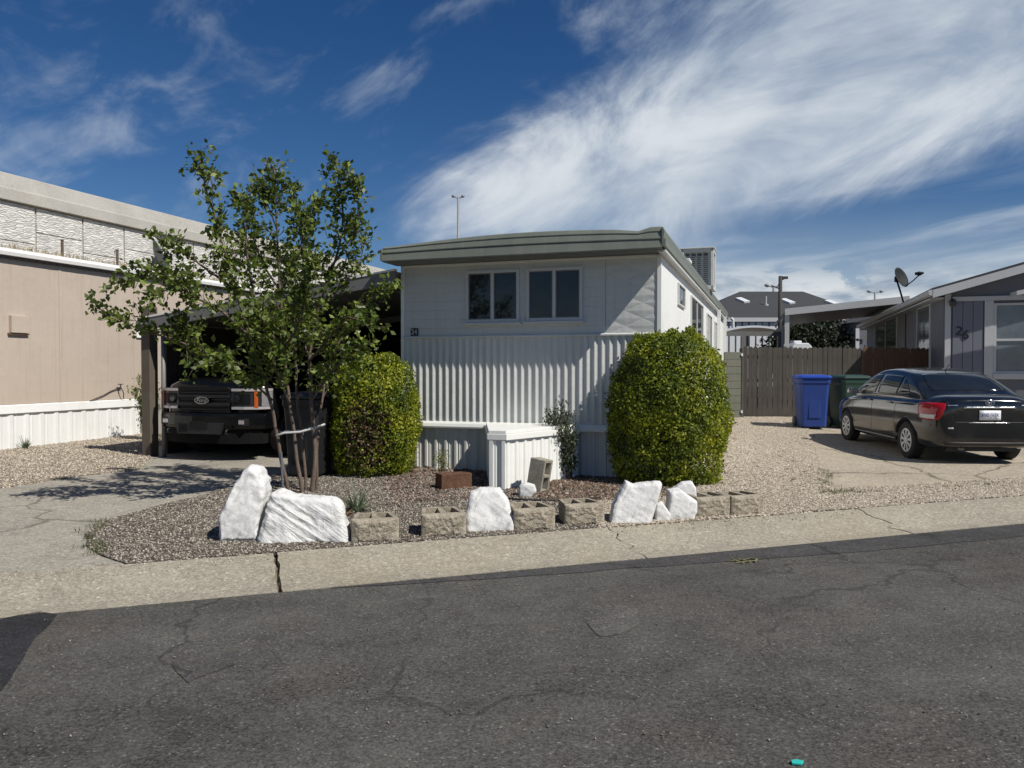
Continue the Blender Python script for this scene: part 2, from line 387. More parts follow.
GT = [(.22, .185, .145), (.42, .36, .28), (.68, .61, .51)]
M_gr = gravelmat('gravel_grey', GC, (.05, .043, .035)); M_gt = gravelmat('gravel_tan', GT, (.09, .075, .055)); M_dirt = gravelmat('dirt', [(.14, .115, .085), (.2, .165, .12), (.26, .22, .17)], (.08, .065, .045), 12)
M_pg = pebmat('pebble_grey', GC); M_pt = pebmat('pebble_tan', GT)
M_pr = pebmat('pebble_red', [(.04, .03, .024), (.13, .088, .066), (.36, .28, .23)])
M_litter = pebmat('leaf_litter', [(.05, .035, .022), (.13, .085, .05), (.28, .2, .12)])

def rq(s, q): return (RD * s + RN * q)
# road and base ground
mb = MB(); qs = sorted([-300, -60] + [q for q, _ in QP if q > -60] + QFINE); ss_ = sorted([-300, -60, -20, 20, 60, 300] + SFINE)
vs_ = []
for q in qs:
    for s_ in ss_:
        p = rq(s_, q); vs_.append((p.x, p.y, gsq(s_, max(q, -60)) - .035))
n = len(ss_); mb.add(vs_, [(j * n + i, j * n + i + 1, (j + 1) * n + i + 1, (j + 1) * n + i) for j in range(len(qs) - 1) for i in range(n - 1)])
tag(mb.build('ground', M_dirt), kind='structure')
def strip(name, s0, s1, q0, q1, off, mat): return sheet(name, [tuple(rq(s_, q_)[:2]) for s_, q_ in ((s0, q0), (s1, q0), (s1, q1), (s0, q1))], off, mat)
strip('road', -60, 70, -9, 5.70, 0, M_road)
G2 = lambda a, b: tuple(ground(a, b)[:2])
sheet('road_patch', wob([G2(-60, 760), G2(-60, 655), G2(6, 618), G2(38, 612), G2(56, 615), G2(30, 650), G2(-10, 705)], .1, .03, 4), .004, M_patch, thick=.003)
mb = MB(); vs_ = []; ks = 150
for i in range(ks + 1):
    s_ = .6 + 16 * i / ks; w_ = .02 + .40 * min(1, i / 45) ** .8 + .035 * noise.noise(Vector((s_ * 1.9, 3, 0))) + .012 * noise.noise(Vector((s_ * 9, 3, 0)))
    a = rq(s_, 5.69); b = rq(s_, 5.69 - max(.01, w_)); vs_ += [(a.x, a.y, .004), (b.x, b.y, .004)]
mb.add(vs_, [(2 * i, 2 * i + 1, 2 * i + 3, 2 * i + 2) for i in range(ks)]); tag(mb.build('road_seal_strip', M_seal), kind='structure')
sheet('road_patch', wob([G2(588, 622), G2(628, 612), G2(642, 626), G2(600, 637)], .06, .08, 3), .004, M_spot, thick=.001)
sheet('road_patch', wob([G2(176, 662), G2(236, 648), G2(240, 662), G2(190, 682)], .06, .10, 5), .0045, M_spot2, thick=.001)
# kerb apron cast in lengths with open joints
def qline(a, b, k=9, amp=.02, seed=1):
    a = Vector(a); b = Vector(b); return [a.lerp(b, i / k) + Vector((noise.noise(Vector((i * .9, seed, 0))) * amp * (0 < i < k), 0)) for i in range(k + 1)]
def sq(px, py):
    p = ground(px, py); return (p.dot(RD), p.dot(RN))
J = [((-60, 6.4), (-60, 5.7)), ((sq(275, 553)[0], 6.4), (sq(280, 590)[0], 5.7)), ((sq(607, 528)[0], 6.4), (sq(642, 556)[0], 5.7)),
     ((sq(868, 514)[0], 6.4), (sq(906, 532)[0], 5.7)), ((11.5, 6.4), (11.5, 5.7)), ((60, 6.4), (60, 5.7))]
for i in range(len(J) - 1):
    L = qline(*J[i], amp=[0, .03, .12, .16, 0][i], seed=i); Rr = qline(*J[i + 1], amp=[.03, .12, .16, 0, 0][i], seed=i + 1)
    g = [.0, .016, .010, .004, .004, 0]
    poly = [rq(p[0] + g[i], p[1]) for p in L[::-1]] + [rq(p[0] - g[i + 1], p[1]) for p in Rr]
    sheet('kerb', [(p.x, p.y) for p in poly], [.0, .004, -.002, .003, 0][i] + .004, M_kerb, thick=.05)

# drives and gravel
KE = lambda s_, d=.012: tuple(rq(s_, 6.4 + d)[:2])
sK = lambda px, py: sq(px, py)[0]
drv = [KE(-14, .035), KE(sK(150, 560), .035), G2(150, 545), G2(300, 490), G2(330, 462), tuple((Vector((-1.2, 11.2)) + Vector((.317, .948)) * 10)[:2]), tuple((Vector((-8.6, 13.5)) + Vector((.317, .948)) * 10)[:2]), G2(140, 450), G2(-60, 470), KE(-14, 3)]
sheet('driveway', drv, -.004, M_drive)
gl = wob([G2(-250, 530), G2(0, 488), G2(75, 477), G2(142, 469), G2(150, 458), G2(152, 448), G2(158, 438), G2(136, 425), G2(-260, 476)], .3, .05, 2)
sheet('gravel_bed', gl, .006, M_gt)
bed = wob([KE(sK(128, 562)), G2(104, 556), G2(86, 546), G2(86, 534), G2(104, 522), G2(150, 508), G2(205, 495), G2(262, 478), G2(322, 464), (-1.5, 11.3), (2.2, 10.2), (2.0, 9.3), G2(603, 500), KE(sK(600, 527))], .2, .03, 6)
sheet('gravel_bed', bed, .008, M_gr)
rg = wob([KE(sK(593, 527)), G2(598, 500), (2.05, 9.3), (2.3, 10.2), (5.6, 20.6), (7.6, 20.5), G2(812, 424), G2(806, 436), G2(818, 455), G2(824, 475), G2(832, 489), G2(905, 486), G2(1024, 478), G2(1200, 465), KE(sK(1210, 482))], .3, .05, 7)
sheet('gravel_bed', rg, .0125, M_gt)
dr2 = wob([G2(800, 418), G2(803, 436), G2(814, 455), G2(822, 475), G2(828, 492), G2(905, 489), G2(1024, 481), G2(1200, 468), (16, 14), (16, 17.5), (9, 18.6)], .3, .03, 9)
sheet('driveway', dr2, -.002, M_drive2)

def tones(n, a=1.0): return rng.beta(1.1, 1.45, n) * a
def pebble_bed(label, poly, n, s, mat, cond=None, a=1.0):
    pts = scatter(poly, n, .010)
    if cond: pts = [p for p in pts if cond(p)]
    o = pebbles('gravel', pts, rng.uniform(.5, 1.3, len(pts)) * s, tones(len(pts), a), mat); tag(o, label, 'gravel', kind='stuff')
near = lambda p: not (.0 < (Vector((p[0] - 1.92, p[1] - 9.97)).dot(Vector((.317, .948)))) and Vector((p[0] - 1.92, p[1] - 9.97)).dot(Vector((.948, -.317))) < 0)
pebble_bed('grey brown gravel filling the bed around the white boulders', bed, 52000, .0105, M_pg, near)
pebble_bed('pale tan gravel between the right bush and the right driveway', rg, 70000, .012, M_pt, near)
pebble_bed('pale tan gravel beside the beige house skirting', gl, 20000, .014, M_pt)
lit = [G2(395, 505), G2(380, 478), G2(425, 466), G2(500, 472), G2(620, 472), G2(618, 500), G2(520, 498)]
pebble_bed('reddish bark and stone litter along the foot of the white house', lit, 5200, .019, M_pr, near)
pebble_bed('brown leaf litter lying under the right round bush', [G2(540, 503), G2(540, 470), G2(640, 468), G2(700, 485), G2(660, 500)], 2500, .02, M_litter, near, .8)
pts = scatter([G2(385, 492), G2(388, 470), G2(425, 466), G2(486, 470), G2(486, 484), G2(430, 486)], 120, .015) + scatter([G2(525, 498), G2(560, 480), G2(625, 488), G2(610, 502)], 60, .012)
tag(pebbles('lava_stones', pts, rng.uniform(.018, .052, len(pts)), tones(len(pts)), M_pr), 'fist-sized reddish and pale stones heaped by the bush and the hitch cover', 'stones', kind='stuff')
pts = []
for _ in range(900):
    s_ = random.uniform(-4.5, 9.5); q_ = 6.4 - abs(random.gauss(0, .10)); p = rq(s_, q_)
    if q_ > 5.72: pts.append((p.x, p.y, gz(p.x, p.y) + .006))
tag(pebbles('spilled_gravel', pts, rng.uniform(.003, .011, len(pts)), tones(len(pts)), M_pt), 'stray gravel spilled over the top of the concrete kerb', 'gravel', kind='stuff')
# larger dark stones loose on the road
pts = [tuple(ground(random.uniform(0, 1024), 540 + 200 * random.random() ** 1.3, .006)) for _ in range(260)]
pts = [p for p in pts if Vector(p).dot(RN) < 5.7]
tag(pebbles('loose_grit', pts, rng.uniform(.0025, .008, len(pts)), tones(len(pts), .8), M_pg), 'loose grit scattered over the asphalt road', 'grit', kind='stuff')
# yellow survey mark sprayed on the road, and a scrap of litter
M_yel = plain('yellow_spray', (.20, .18, .075), .8, var=.4, vs=20)
mb = MB(); c0 = ground(744, 562)
for a, b in [((-.11, .03), (.1, .05)), ((-.1, -.03), (.12, -.02)), ((-.06, .08), (-.05, -.07)), ((.0, .08), (.02, -.06)), ((.09, .07), (.13, 0)), ((.13, 0), (.06, -.06))]:
    a = Vector(a); b = Vector(b); t = (b - a).normalized(); nn = Vector((-t.y, t.x)) * .006
    pts4 = [a - nn, b - nn * .6, b + nn, a + nn * .8]; mb.prism([((c0 + RD * p.x + RN * p.y).x, (c0 + RD * p.x + RN * p.y).y) for p in pts4], 'z', .0095, .0105 + .0002 * len(mb.v))
tag(mb.build('road_marking', M_yel), 'small faded yellow spray mark on the asphalt near the kerb', 'road mark')
mb = MB(); c1 = ground(797, 764); mb.prism([(c1.x + a, c1.y + b) for a, b in ((-.025, -.012), (.012, -.02), (.03, .006), (.004, .018), (-.02, .012))], 'z', .003, .012)
tag(mb.build('litter_scrap', plain('teal_plastic', (.02, .42, .36), .4), bevel=.002), 'small torn teal plastic scrap lying on the road', 'litter')
# ------------------------------------------------------------------ white house with the curved roof
HR = R(-18.5)
MZ = .15
H = Frame((1.92, 9.97, MZ), HR); HW = 3.70; HL = 14.8
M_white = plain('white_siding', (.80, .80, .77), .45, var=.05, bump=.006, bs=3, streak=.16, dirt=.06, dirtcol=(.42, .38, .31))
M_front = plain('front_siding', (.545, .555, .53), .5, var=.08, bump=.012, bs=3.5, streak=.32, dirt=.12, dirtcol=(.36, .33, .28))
M_trim = plain('white_trim', (.74, .74, .70), .45, var=.06, dirt=.15, dirtcol=(.4, .36, .3))
M_wframe = plain('window_frame', (.52, .53, .52), .5, var=.06, dirt=.1, dirtcol=(.3, .28, .24))
M_green = plain('green_grey_metal', (.165, .18, .148), .5, var=.14, streak=.25, dirt=.2, dirtcol=(.32, .30, .25))
M_dark = plain('dark_metal', (.04, .04, .042), .5)
M_soffit = plain('soffit_grey', (.13, .135, .135), .6)
def glassmat(name, col=(.02, .023, .026), rough=.04, var=0):
    m, nt, b = newmat(name); co = coords(nt)
    setb(nt, b, mulc(nt, col, nz(nt, co, 2.2, 4) * 1.2 + .4), rough, 0, nz(nt, co, 1.5, 2), .004, .6); return m
M_glass = glassmat('window_glass'); M_glass2 = glassmat('window_glass_pale', (.07, .08, .09), .08)
def house_local(F, name, label, cat, group=None): return empty(name, F.o, F.rot, label, cat, group)
h24 = house_local(H, 'mobile_home', 'white mobile home with bowed grey-green roof edge and corrugated lower front, numbered 24', 'mobile home')
zl = .645; zt = 1.885; zw = 2.90
def roofz(x):                                 # top of the bowed roof, x from -HW to 0
    t = -x / HW; return 3.155 + .085 * math.sin(math.pi * min(1, max(0, (1 - t) * .93 + .04))) - .035 * t + (.035 if x > -.12 else 0) - .02 * math.exp(-((x + .25) / .14) ** 2)
# body behind the skins
mb = MB(); mb.box(-HW + .015, -.015, .03, HL, .62, 2.93); mb.build('wall', M_white, h24)
# upper front: shallow horizontal laps
mb = MB(); nlap = 8; hh = (zw - zt) / nlap
XD = H.front(601, 330)[0] + .06
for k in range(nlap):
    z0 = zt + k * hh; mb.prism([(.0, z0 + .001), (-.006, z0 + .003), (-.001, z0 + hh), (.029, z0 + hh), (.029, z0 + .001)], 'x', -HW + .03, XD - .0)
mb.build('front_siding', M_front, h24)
# embossed diamond panel at the right end
def diam(u, v):
    x = XD + .004 + u * (-.035 - XD - .004); z = zt + .035 + v * (zw - .004 - zt - .035)
    a = (x / .46 + z / .2) % 1.0; b = (x / .46 - z / .2) % 1.0
    hgt = min(a, 1 - a, b, 1 - b) * 2
    return Vector((x, .004 - .0065 * hgt ** .8, z))
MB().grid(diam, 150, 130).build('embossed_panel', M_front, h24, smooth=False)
# corrugated apron
def corr(x, p=.102, d=.02):
    t = (x / p) % 1.0; return -d * (.5 - .5 * math.cos(2 * math.pi * t)) ** 1.6
def corr_panel(mb, x0, x1, z0, z1, y0=0, p=.102, d=.02, step=.0085):
    n = int((x1 - x0) / step); top = []; bot = []
    vs_ = []
    for i in range(n + 1):
        x = x0 + (x1 - x0) * i / n; y = y0 + corr(x, p, d); wob_ = .004 * math.sin(x * 2.1)
        vs_ += [(x, y + wob_, z0), (x, y, z1)]
    return mb.add(vs_, [(2 * i, 2 * i + 2, 2 * i + 3, 2 * i + 1) for i in range(n)])
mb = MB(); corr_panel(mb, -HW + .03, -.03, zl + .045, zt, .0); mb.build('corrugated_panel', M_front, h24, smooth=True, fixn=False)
mb = MB(); mb.prism([(.03, zt - .012), (-.036, zt - .008), (-.036, zt + .012), (-.012, zt + .03), (.03, zt + .03)], 'x', -HW + .02, -.02); mb.build('belt_trim', M_front, h24, bevel=.002)
# ledge and skirt
mb = MB(); mb.prism([(.03, zl - .04), (-.055, zl - .045), (-.06, zl - .02), (-.045, zl + .02), (-.02, zl + .05), (.03, zl + .05)], 'x', -HW + .0, .0)
mb.build('skirt_ledge', M_trim, h24, bevel=.003)
M_skirt = plain('skirt_metal', (.56, .56, .53), .5, var=.1, streak=.35, dirt=.2, dirtcol=(.3, .26, .2))
def ribbed(mb, x0, x1, z0, z1, y, p=.15, axis='front'):
    n = int(round((x1 - x0) / p)); w = (x1 - x0) / n; pr = [(0, 0), (.12, 0), (.22, -.018), (.42, -.018), (.52, 0), (.62, 0), (.67, -.008), (.72, 0), (1, 0)]
    pts = [(x0 + (k + a) * w, y + b) for k in range(n) for a, b in pr[:-1]] + [(x1, y)]
    vs_ = []
    for a, b in pts: vs_ += [((a, b, z0) if axis == 'front' else (-b, a, z0)), ((a, b, z1) if axis == 'front' else (-b, a, z1))]
    mb.add(vs_, [(2 * i, 2 * i + 2, 2 * i + 3, 2 * i + 1) for i in range(len(pts) - 1)])
mb = MB(); ribbed(mb, -HW + .02, -.01, -.12, zl - .035, .012); mb.build('skirt', M_skirt, h24, fixn=False)
mb = MB(); ribbed(mb, .0, HL, -.12, zl - .02, .0, axis='side'); mb.build('side_skirt', M_skirt, h24, fixn=False)
# side wall skin with flat ribs, left side too
mb = MB(); n = 37
for k in range(n):
    y0 = .02 + k * (HL - .03) / n; w = (HL - .03) / n
    mb.box(-.012, .006, y0, y0 + w - .012, zl - .0, 2.93)
mb.build('side_siding', M_white, h24, bevel=.003)
mb = MB()
for k in range(n):
    y0 = .02 + k * (HL - .03) / n; w = (HL - .03) / n
    mb.box(-HW - .004, -HW + .013, y0, y0 + w - .012, .1, 2.93)
mb.build('side_siding', M_white, h24)
mb = MB(); mb.box(-.045, .012, -.012, .018, zl + .05, 2.92); mb.build('corner_trim', M_trim, h24, bevel=.004)
mb = MB(); mb.box(-HW - .012, -HW + .04, -.014, .018, zl + .05, 2.92); mb.build('corner_trim', M_trim, h24, bevel=.004)
mb = MB(); mb.box(-HW + .042, -.047, -.022, .02, zw - .012, zw + .02); mb.build('top_trim', M_trim, h24, bevel=.003)
# roof
OH = .40; xl = -HW - .10; xr = .07
mb = MB(); xs = [xl + (xr - xl) * i / 26 for i in range(27)]
def rz(x): return roofz(min(0, max(-HW, x)))
def ring(y, dz=0): return [Vector((x, y, rz(x) + dz)) for x in xs] + [Vector((xr, y, 2.965)), Vector((xl, y, 2.965))]
mb.loft([ring(-OH + .03, -.012), ring(.6, -.0), ring(HL + .1, -.02)]); mb.build('roof', M_green, h24)
mb = MB(); mb.box(xl + .01, xr - .01, -OH + .02, .03, 2.925, 2.962); mb.build('soffit', M_soffit, h24)
for (za, zb, y, bulge) in ((2.93, 3.045, -OH, .0), (3.047, None, -OH - .0, .05)):
    mb = MB(); rows = []
    for x in xs:
        t = -x / HW; lo_ = za + (.022 * math.sin(math.pi * min(1, max(0, t))) if za > 3 else 0); hi_ = (zb + .018 * math.sin(math.pi * min(1, max(0, t)))) if zb else rz(x) + .006
        w_ = .005 * noise.noise(Vector((x * 4, za, 0)))
        f = lambda z, y2: Vector((x, y2 + w_, z))
        if zb: rows.append([f(lo_, y + .03), f(lo_, y - .018), f(lo_ + .015, y - .022), f(hi_ - .01, y - .006), f(hi_, y - .004), f(hi_, y + .03)])
        else:
            m_ = (lo_ + hi_) / 2 + .02
            rows.append([f(lo_, y + .03), f(lo_, y - .012), f(lo_ + .012, y - .014), f(m_ - .004, y + .004), f(m_, y - .003), f(m_ + .008, y - .003), f(hi_ - .005, y + .012), f(hi_ + .004, y + .03)])
    mb.loft(rows); mb.build('fascia', M_green, h24)
mb = MB(); mb.prism([(xr, 2.97), (xr + .02, 2.95), (xr + .045, 2.96), (xr + .045, 3.04), (xr + .02, 3.06), (xr + .03, 3.15), (xr + .012, 3.19), (xr, 3.19)], 'y', -OH - .02, HL + .12); mb.build('side_fascia', M_green, h24)
mb = MB(); mb.box(.008, xr + .03, -OH + .1, HL, 2.905, 2.935); mb.build('side_trim', M_wframe, h24)
mb = MB(); mb.box(xl - .03, xl, -OH - .015, HL + .1, 2.95, 3.10); mb.build('side_fascia', M_green, h24)
# two front windows
def slider(F, parent, x0, x1, z0, z1, y=0.0, fr=.045, mid=True, mat=None, glass=None, label=None, sill=True, proud=.03):
    mat = mat or M_wframe; glass = glass or M_glass; xm = (x0 + x1) / 2
    mb = MB()
    for a, b, c, d in ((x0, x0 + fr, z0, z1), (x1 - fr, x1, z0, z1), (x0 + fr, x1 - fr, z0, z0 + fr), (x0 + fr, x1 - fr, z1 - fr, z1)): mb.box(a, b, y - proud, y + .03, c, d)
    w = mb.build('window', mat, parent, bevel=.004, label=label)
    if mid:
        mb = MB(); mb.box(xm - fr * .5, xm + fr * .5, y - proud * .8, y + .02, z0 + fr, z1 - fr); mb.build('mullion', mat, w, bevel=.003)
    mb = MB(); mb.box(x0 + fr * .6, x1 - fr * .6, y - .004, y + .008, z0 + fr * .6, z1 - fr * .6); mb.build('pane', glass, w)
    mb = MB(); t = fr * .35
    for a, b in (((x0 + fr, xm - fr * .5), (xm + fr * .5, x1 - fr)) if mid else ((x0 + fr, x1 - fr),)):
        for e, g, c, d in ((a, a + t, z0 + fr, z1 - fr), (b - t, b, z0 + fr, z1 - fr), (a + t, b - t, z0 + fr, z0 + fr + t), (a + t, b - t, z1 - fr - t, z1 - fr)): mb.box(e, g, y - .014, y + .0, c, d)
    mb.build('sash', M_soffit, w)
    if sill:
        mb = MB(); mb.box(x0 - .03, x1 + .03, y - proud - .03, y + .01, z0 - .03, z0 - .002); mb.build('sill', mat, w, bevel=.003)
    return w
for a, b in (((466, 271), (520, 322)), ((526.5, 268.5), (583, 320.5))):
    x0, z1 = H.front(*a); x1, z0 = H.front(*b); slider(H, h24, x0, x1, z0, z1, -.002)
# number plaque 24
x0, z1 = H.front(411.2, 328.3); x1, z0 = H.front(418.5, 336)
mb = MB(); mb.box(x0, x1, -.02, -.007, z0, z1); pq = mb.build('number_plaque', plain('black_plaque', (.012, .012, .013), .4), h24, bevel=.002)
MX = Matrix.Rotation(R(90), 4, 'X')
text_mesh('numerals', '24', (z1 - z0) * .95, plain('pale_numeral', (.5, .52, .5), .5), pq, Matrix.Translation(((x0 + x1) / 2, -.0225, (z0 + z1) / 2)) @ MX @ Matrix.Diagonal((.9, 1, 1, 1)))
# windows and posts down the sunlit side (in the side plane: y along the wall)
def side_window(parent, y0, y1, z0, z1, x=.006, fr=.04, mat=None, glass=None, bars=0):
    mat = mat or M_trim; mb = MB()
    for a, b, c, d in ((y0, y0 + fr, z0, z1), (y1 - fr, y1, z0, z1), (y0 + fr, y1 - fr, z0, z0 + fr), (y0 + fr, y1 - fr, z1 - fr, z1)): mb.box(x - .03, x + .03, a, b, c, d)
    for k in range(bars):
        ym = y0 + (y1 - y0) * (k + 1) / (bars + 1); mb.box(x - .02, x + .02, ym - .02, ym + .02, z0 + fr, z1 - fr)
    w = mb.build('window', mat, parent, bevel=.004)
    mb = MB(); mb.box(x - .006, x + .006, y0 + .02, y1 - .02, z0 + .02, z1 - .02); mb.build('pane', glass or M_glass2, w)
for (pa, pb, ya, yb, ze) in ((677, 683.5, None, None, 307), (690, 702, None, None, 349), (706, 711, None, None, 352), (714, 717.5, 0, 0, 350)):
    a, z1 = H.side(pa, 281 if pa < 680 else 295 + (pa - 690) * 1.1); b, _ = H.side(pb, 300); _, z0 = H.side((pa + pb) / 2, ze)
    side_window(h24, a, b, max(z0, .95), min(z1, 2.75), bars=1 if pa > 689 and pa < 700 else 0, mat=M_wframe, glass=M_glass, fr=.03)
# porch posts by the side door
for pxx in (718.5, 724.5):
    y_, _ = H.side(pxx, 330, .12)
    mb = MB(); mb.box(.09, .17, y_ - .05, y_ + .05, .7, 2.9); mb.build('porch_post', M_trim, h24, bevel=.004)
y_, _ = H.side(716, 350, .3); mb = MB(); mb.box(.0, .35, y_ - .3, HL, .62, .72); mb.build('porch_step', M_trim, h24, bevel=.004)
# small roof vent by the cooler
yv, zv = H.side(690, 266, -.25)
mb = MB(); mb.box(-.45, -.05, 3.9, 4.25, 3.15, 3.34); mb.box(-.49, -.01, 3.86, 4.29, 3.34, 3.39); mb.build('roof_vent', M_trim, h24, bevel=.006)
mb = MB(); mb.tube([(-HW + .12, 1.2, 3.1), (-HW + .12, 1.2, 3.30)], .04, 10); mb.tube([(-HW + .12, 1.2, 3.30), (-HW + .12, 1.2, 3.36)], .07, 10); mb.build('vent_pipe', M_trim, h24)
# evaporative cooler standing on the roof
YC = 7.2
xa, zc1 = H.front(681, 249.5, YC); xb, zc0 = H.front(713.5, 289, YC)
M_cool = plain('cooler_enamel', (.62, .62, .58), .5, var=.06, streak=.3, dirt=.25, dirtcol=(.3, .25, .18)); M_louv = plain('cooler_louvre', (.10, .115, .12), .6, var=.2)
cx = (xa + xb) / 2; cw = (xb - xa); ch = zc1 - zc0
cl = empty('evaporative_cooler', H.m @ Vector((cx, YC + cw / 2, 3.13)), HR, 'boxy white evaporative cooler with dark louvred panels on the roof of the white house', 'cooler')
z0 = zc0 - 3.13; z1 = zc1 - 3.13; hw = cw / 2
mb = MB()
for sx in (-1, 1):
    for sy in (-1, 1): mb.box(sx * hw - .03 * (sx > 0) * 2, sx * hw + .06 * (sx < 0), sy * hw - .06 * (sy > 0), sy * hw + .06 * (sy < 0), z0, z1)
mb.box(-hw, hw, -hw, hw, z0, z0 + .08); mb.box(-hw, hw, -hw, hw, z1 - .07, z1)
mb.box(-hw - .02, hw + .02, -hw - .02, hw + .02, z1 + .002, z1 + .03)
mb.box(-hw + .05, hw - .05, -hw + .05, hw - .05, z0 + .04, z1 - .03)
mb.build('cabinet', M_cool, cl, bevel=.005)
for sgn, ax in ((-1, 'y'), (1, 'x')):
    for k in range(4):
        a = -hw + .09 + k * (cw - .18) / 4; b = a + (cw - .18) / 4 - .04; mb = MB(); m_ = 16
        for j in range(m_):
            za = z0 + .10 + (z1 - z0 - .19) * j / m_; zb = za + (z1 - z0 - .19) / m_ * .8
            P_ = [(sgn * (hw - .045), za), (sgn * (hw - .02), za + .004), (sgn * (hw - .035), zb), (sgn * (hw - .045), zb)]
            if ax == 'y': mb.prism(P_, 'x', a, b)
            else: mb.prism([(p, q) for p, q in P_], 'y', a, b)
        mb.build('louvre_panel', M_louv, cl)
for sx in (-1, 1):
    for sy in (-1, 1):
        mb = MB(); mb.box(sx * (hw - .12) - .025, sx * (hw - .12) + .025, sy * (hw - .1) - .025, sy * (hw - .1) + .025, -.01, z0); mb.build('leg', M_cool, cl)
# hitch cover: the boxed-in tongue
HC = -1.74
hc = empty('hitch_cover', H.m @ Vector((HC, 0, 0)), HR, 'white ribbed metal hitch box jutting out from the front of the white house', 'hitch cover')
M_hc = plain('hitch_metal', (.76, .76, .72), .45, var=.07, streak=.2, dirt=.12, dirtcol=(.4, .36, .3))
out = [(-.62, -.062), (-.10, -1.36), (.08, -1.36), (.66, -.062)]
mb = MB()
for (a, b) in zip(out, out[1:]):
    a = Vector(a); b = Vector(b); L = (b - a).length; t = (b - a) / L; nn = Vector((t.y, -t.x)); k = max(1, int(round(L / .15))); w = L / k
    pr = [(0, 0), (.1, 0), (.2, .016), (.42, .016), (.52, 0), (.62, 0), (.68, .007), (.74, 0)]
    pts = [a + t * ((i + u) * w) + nn * v for i in range(k) for u, v in pr] + [b]
    vs_ = []
    for p in pts: vs_ += [(p.x, p.y, -.12), (p.x, p.y, .585)]
    mb.add(vs_, [(2 * i, 2 * i + 2, 2 * i + 3, 2 * i + 1) for i in range(len(pts) - 1)])
mb.build('ribbed_side', M_hc, hc, fixn=False)
def grow(pts, d): c = Vector((0.01, -.7)); return [(p[0] + (d if p[0] > 0 else -d), p[1] - (d if p[1] < -.5 else 0)) for p in pts]
mb = MB(); mb.prism(grow(out, .035), 'z', .585, .66); mb.prism(grow(out, .022), 'z', .662, .70); mb.build('lid', M_hc, hc, bevel=.006)
mb = MB(); mb.box(-.108, -.06, -1.392, -1.365, -.1, .58); mb.box(.05, .092, -1.392, -1.365, -.1, .58); mb.build('corner_post', M_hc, hc)

# ------------------------------------------------------------------ split-faced wall blocks
def blockmat(name, c0, c1):
    m, nt, b = newmat(name); co = coords(nt); f = nz(nt, co, 90, 4, .7); g = nz(nt, co, 9, 5, .65); s_ = X(nt, sep_color(nt, vor(nt, co, 120, out='Color')))
    c = mix(nt, g.ss(.3, .7), c0, c1); c = mulc(nt, c, (f - .5) * .7 + (s_ - .5) * .5 + 1.0); setb(nt, b, c, .92, 0, f + s_ * .5, .006, .15); return m
M_block = blockmat('split_block', (.26, .225, .17), (.39, .345, .27)); M_red = blockmat('red_block', (.10, .055, .035), (.15, .08, .05)); M_cmu = blockmat('grey_block', (.27, .25, .20), (.36, .33, .27))
def make_block(L=.40, D=.36, Hh=.212):
    root = empty('wall_block', (0, 0, 0)); mb = MB(); ft = .05
    A = [(-L / 2, 0), (L / 2, 0), (L / 2 - .05, D), (-L / 2 + .05, D)]           # narrower at the back
    x2 = lambda y: L / 2 - .05 * y / D
    y1 = .075; y2 = D - .042; sw = .036; cw = .016
    P_ = lambda a: mb.prism(a, 'z', 0, Hh)
    P_([(-L / 2, ft - .012), (L / 2, ft - .012), (x2(y1), y1), (-x2(y1), y1)])
    P_([(-x2(y2), y2), (x2(y2), y2), (x2(D), D), (-x2(D), D)])
    P_([(-x2(y1), y1), (-x2(y1) + sw, y1), (-x2(y2) + sw, y2), (-x2(y2), y2)])
    P_([(x2(y1) - sw, y1), (x2(y1), y1), (x2(y2), y2), (x2(y2) - sw, y2)])
    P_([(-cw * 1.6, y1), (cw * 1.6, y1), (cw, y2), (-cw, y2)])
    mb.build('hollow_core', M_block, root)
    sd = random.random() * 50
    def face(u, v):
        x = -L / 2 + u * L; z = v * Hh; e = min(u, 1 - u, v, 1 - v) * 6
        n_ = noise.fractal(Vector((x * 26 + sd, z * 26, sd)), .8, 2.2, 4) * .009 + noise.noise(Vector((x * 8 + sd, z * 8, 0))) * .008
        return Vector((x, .038 - min(1, e) ** .6 * (.032 + n_ * 1.1), z))
    o = MB().grid(face, 44, 24).build('split_face', M_block, root, fixn=False)
    return root
def dup(root, loc, rz, label=None):
    r = root.copy(); COL.objects.link(r); r.location = loc; r.rotation_euler = (0, 0, rz)
    if label: r['label'] = label
    for ch in root.children:
        c = ch.copy(); COL.objects.link(c); c.parent = r
        for g in ch.children: d = g.copy(); COL.objects.link(d); d.parent = c
    return r
BL = [(375.5, 543, 13, 'split-faced tan block just right of the wide white slab boulder'), (444.5, 537, 14, 'split-faced tan block standing alone just left of the squarish white boulder'),
      (535.5, 531, 16, 'split-faced tan block touching the right side of the squarish white boulder'), (586, 525.5, 15, 'split-faced tan block just left of the four-cornered white boulder'),
      (715.5, 517.5, 19, 'split-faced tan block under the right round bush, beside the white boulder cluster'), (750, 515.5, 20, 'last split-faced tan block at the right end of the border row')]
for i, (px, py, a, lab) in enumerate(BL):
    p = ground(px, py); b = make_block() if i in (0, 1, 2) else dup(blk, p, 0)
    if i in (0, 1, 2): blk = b
    b.location = p - Vector((0, 0, .012)); b.rotation_euler = (R((i * 37 % 5 - 2) * .5), 0, R(a)); tag(b, lab, 'wall block', 'hollow wall blocks along the kerb')
